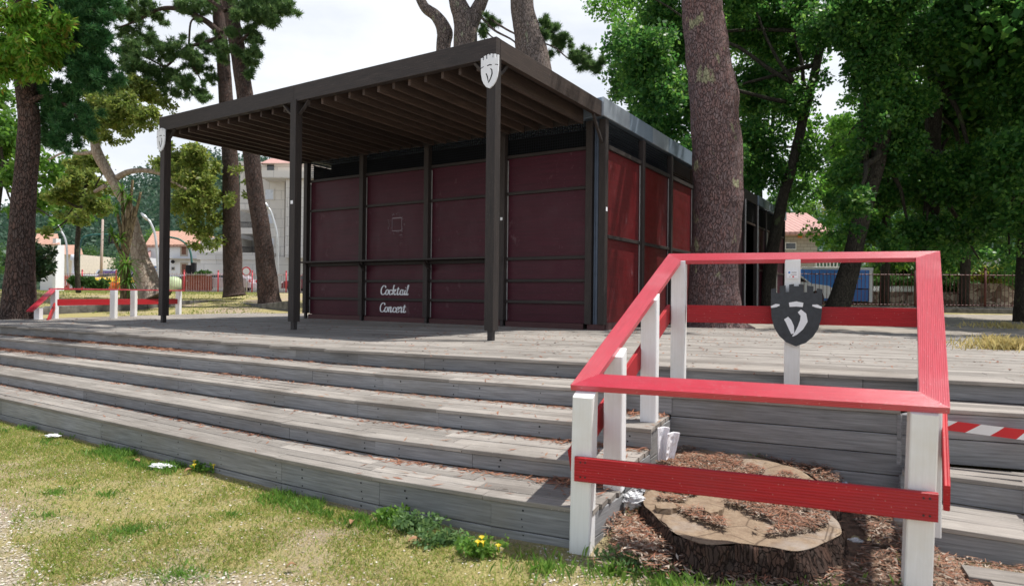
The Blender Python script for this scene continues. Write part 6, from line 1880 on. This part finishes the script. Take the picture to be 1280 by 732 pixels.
# apartment building
Ya = 60; ap = empty('apartment_building', at(320, 366, Ya), 'pale stone apartment building with recessed balconies at the left', 'building')
mb = MB(); bx(mb, 327, 356, 222, 322, Ya, 12); mb.build('stone_wall', stone_pale, ap)
mb = MB(); bx(mb, 356.2, 420, 218, 322, Ya - 1.5, 13.4); mb.build('stone_wall', stone_pale, ap)
mb = MB(); bx(mb, 297, 327, 254, 322, Ya + 3.0, 9); mb.build('recessed_wall', plain('grey_render', (.34, .33, .31), .85), ap)
mb = MB(); bx(mb, 250, 430, 322, 369, Ya - .8, 12); mb.build('ground_floor_wall', stone_pale, ap)
mb = MB(); bx(mb, 250, 298, 297, 322, Ya, 12); mb.build('stone_wall', stone_pale, ap)
for y0, y1, x0, x1, dd in ((255, 262, 297, 331, 0), (285, 292, 297, 331, 0), (316, 324, 246, 340, -.9), (214, 222, 325, 420, -2.0)):
    mb = MB(); bx(mb, x0, x1, y0, y1, Ya + dd, 4); mb.build('floor_slab', stone_pale, ap)
for y0, y1 in ((278, 285), (309, 316)):
    mb = MB(); a = at(299, y1, Ya + .3); b = at(327, y0, Ya + .3)
    for k in range(24): x = a.x + (b.x - a.x) * k / 23; mb.tube([(x, a.y, a.z), (x, a.y, b.z)], .02, 4, smooth=False, cap=False)
    mb.tube([(a.x, a.y, b.z), (b.x, a.y, b.z)], .035, 4); mb.build('balcony_rail', M['dark_steel'], ap)
for x0, x1, y0, y1 in ((332, 342, 237, 249), (333, 342, 268, 279), (334, 342, 298, 308)): window(ap, x0, x1, y0, y1, Ya, stone_pale, plain('pale_blind', (.62, .66, .72), .6) if 'pale_blind' not in bpy.data.materials else bpy.data.materials['pale_blind'], .1)
mb = MB(); bx(mb, 327, 430, 204, 216, Ya + 2, 9); mb.build('attic_wall', stone_pale, ap)
window(ap, 334, 343, 214 - 1, 214 - 8, Ya + 2, stone_pale, M['glass_dark'], .06) if False else window(ap, 334, 343, 206, 213, Ya + 2, stone_pale, M['glass_dark'], .06)
mb = MB(); e0 = at(325, 204, Ya + 1.2); e1 = at(432, 203, Ya + 1.2); q0 = at(338, 198, Ya + 6); q1 = at(425, 197, Ya + 6)
mb.face([e0, e1, q1, q0]); mb.face([e0 + Vector((0, 10, 0)), e0, q0]); mb.face([e1 + Vector((0, 10, 0)), e0 + Vector((0, 10, 0)), q0, q1]); mb.build('roof', roofp, ap)
mb = MB(); bx(mb, 298, 327, 202, 206, Ya + 3, 8); bx(mb, 300, 327, 206, 254, Ya + 5, 6); mb.build('stone_wall', stone_pale, ap)

# gatehouse and small building on the far left
hs = empty('gatehouse', at(62, 366, 38), 'small white building with a reddish tiled roof behind the round dark lawn tree', 'house')
mb = MB(); bx(mb, 50, 66, 305, 369, 38, 1.0); bx(mb, 65, 70, 298, 369, 37.6, .4); mb.build('wall', white_render, hs)
mb = MB(); mb.face([at(42, 305, 37.4), at(75, 305, 37.4), at(72, 292, 40), at(46, 292, 40)]); mb.face([at(42, 306, 37.4), at(75, 306, 37.4), at(75, 305, 37.4), at(42, 305, 37.4)]); mb.build('roof', roofm, hs)
hs = empty('far_house', at(88, 360, 90), 'distant house with a reddish roof behind the pale street lamp', 'house')
mb = MB(); bx(mb, 76, 100, 318, 362, 90, 8); mb.build('wall', plain('cream_render', (.6, .55, .48), .8), hs)
mb = MB(); mb.face([at(73, 318, 89), at(104, 318, 89), at(100, 306, 94), at(78, 306, 94)]); mb.build('roof', roofm, hs)
hs = empty('garden_pillar', at(93, 360, 60), 'slender white ornamental pillar beyond the street', 'pillar')
c = at(93, 360, 60); mb = MB(); zt = at(93, 318, 60).z; mb.tube([(c.x, c.y, 1.3), (c.x, c.y, 1.7), (c.x, c.y, 1.75), (c.x, c.y, zt - .6), (c.x, c.y, zt - .5), (c.x, c.y, zt)], [.45, .4, .26, .22, .4, .3], 10); mb.build('shaft', white_render, hs)

# tiled house on the right behind the trees
Yr = 44; hs = empty('tiled_house', at(1000, 366, Yr), 'grey brick house with a pinkish tiled roof glimpsed right of the far pavilion', 'house')
mb = MB(); bx(mb, 960, 1022, 290, 372, Yr, 10); mb.build('wall', greybrick, hs)
mb = MB(); e0 = at(940, 290, Yr - .8); e1 = at(1042, 289, Yr - .8); q0 = at(950, 266, Yr + 5); q1 = at(1008, 266, Yr + 5)
mb.face([e0, e1, q1, q0]); e2 = e1 + Vector((0, 12, 0)); mb.face([e1, e2, q1]); mb.face([e2, e0 + Vector((0, 12, 0)), q0, q1]); mb.face([e0 - Vector((0, 0, .2)), e1 - Vector((0, 0, .2)), e1, e0]); mb.face([e0 - Vector((0, 0, .2)), e0 + Vector((0, 12, -.2)), e2 - Vector((0, 0, .2)), e1 - Vector((0, 0, .2))])
mb.build('roof', roofp, hs)
window(hs, 982, 994, 304, 311, Yr, M['white_board'], M['glass_dark'], .05)
mb = MB(); bx(mb, 998, 1003, 293, 297, Yr - .1, .1); mb.build('vent', plain('orange_vent', (.6, .2, .05), .6), hs)

# far trees and hills
def far_tree(px, py, r, Y, m, label):
    o = empty('distant_tree', at(px, 366, Y), label, 'tree', 'distant trees beyond the street')
    c = at(px, py, Y); R_ = r * Y / 823
    cs, rs = subclumps([(c, R_), (c - Vector((0, 0, R_ * .8)), R_ * .8)], 26, (.3, .5)); leaves('crown', o, cs, rs, 50, R_ * .16, m)
    mb = MB(); mb.tube([(c.x, c.y, 1.3), c], [R_ * .08, R_ * .05], 6); mb.build('trunk', bark_leafy, o)
far_tree(88, 330, 14, 95, F_mid, 'rounded green distant tree left of the utility pole')
far_tree(112, 322, 16, 100, F_mid, 'broad distant tree directly behind the utility pole')
far_tree(138, 318, 17, 105, F_far, 'bluish green distant tree right of the utility pole')
far_tree(150, 334, 14, 92, F_mid, 'low green distant tree behind the spiky plant')
far_tree(130, 345, 8, 80, F_lime, 'small yellow-green distant tree beyond the far car row')
far_tree(176, 305, 15, 110, F_mid, 'distant tree behind the leaning pale tree trunk')
far_tree(196, 296, 14, 112, F_lime, 'light green distant tree above the white house on its left')
far_tree(60, 335, 12, 96, F_mid, 'distant green tree above the gatehouse')
far_tree(20, 335, 16, 88, F_lime, 'distant bright tree left of the round dark lawn tree')
far_tree(-10, 320, 20, 88, F_mid, 'distant tree at the extreme left edge')
far_tree(1010, 262, 16, 80, F_lime, 'distant pale green tree above the tiled roof')
far_tree(1040, 250, 14, 84, F_yel, 'distant yellow-green tree right of the tiled roof')
def hillz(x, y):
    th = x / max(y, 1) * 823 + 640      # a long ridge, higher on the left
    prof = float(np.interp(th, [-300, 0, 80, 160, 230, 290, 380, 600, 900, 1000, 1100, 1300, 1700], [28, 34, 38, 48, 60, 64, 58, 36, 30, 38, 42, 34, 24]))
    s = max(0, min(1, (y - 150) / 190)); s = s * s * (3 - 2 * s)
    return 1.0 + prof * s + 3 * s * noise.noise(Vector((x * .02, y * .02, 0)))
mb = MB(); xs = np.linspace(-420, 420, 90); ys = np.linspace(140, 420, 26)
V = [(x, y, hillz(x, y)) for y in ys for x in xs]; nx = len(xs)
me = bpy.data.meshes.new('hill'); me.from_pydata(V, [], [(j * nx + i, j * nx + i + 1, (j + 1) * nx + i + 1, (j + 1) * nx + i) for j in range(len(ys) - 1) for i in range(nx - 1)])
me.polygons.foreach_set('use_smooth', [True] * len(me.polygons)); me.materials.append(plain('wooded_hill', (.03, .06, .03), .95, var=.4, scale=.05))
o = bpy.data.objects.new('hill', me); COL.objects.link(o); tag(o, kind='structure')
cs, rs = [], []
while len(cs) < 2200:
    x = random.uniform(-330, 330); y = random.uniform(160, 350)
    u = x / y * 823 + 640
    if not (-700 < u < 420 or 930 < u < 1900): continue
    r = random.uniform(3, 6.5); cs.append(Vector((x, y, hillz(x, y) + r * .7))); rs.append(r)
wood_ = leaves('hillside_wood', None, cs, rs, 60, 1.5, F_far); tag(wood_, 'bluish green wooded hillside far behind the town', 'woodland', kind='stuff')
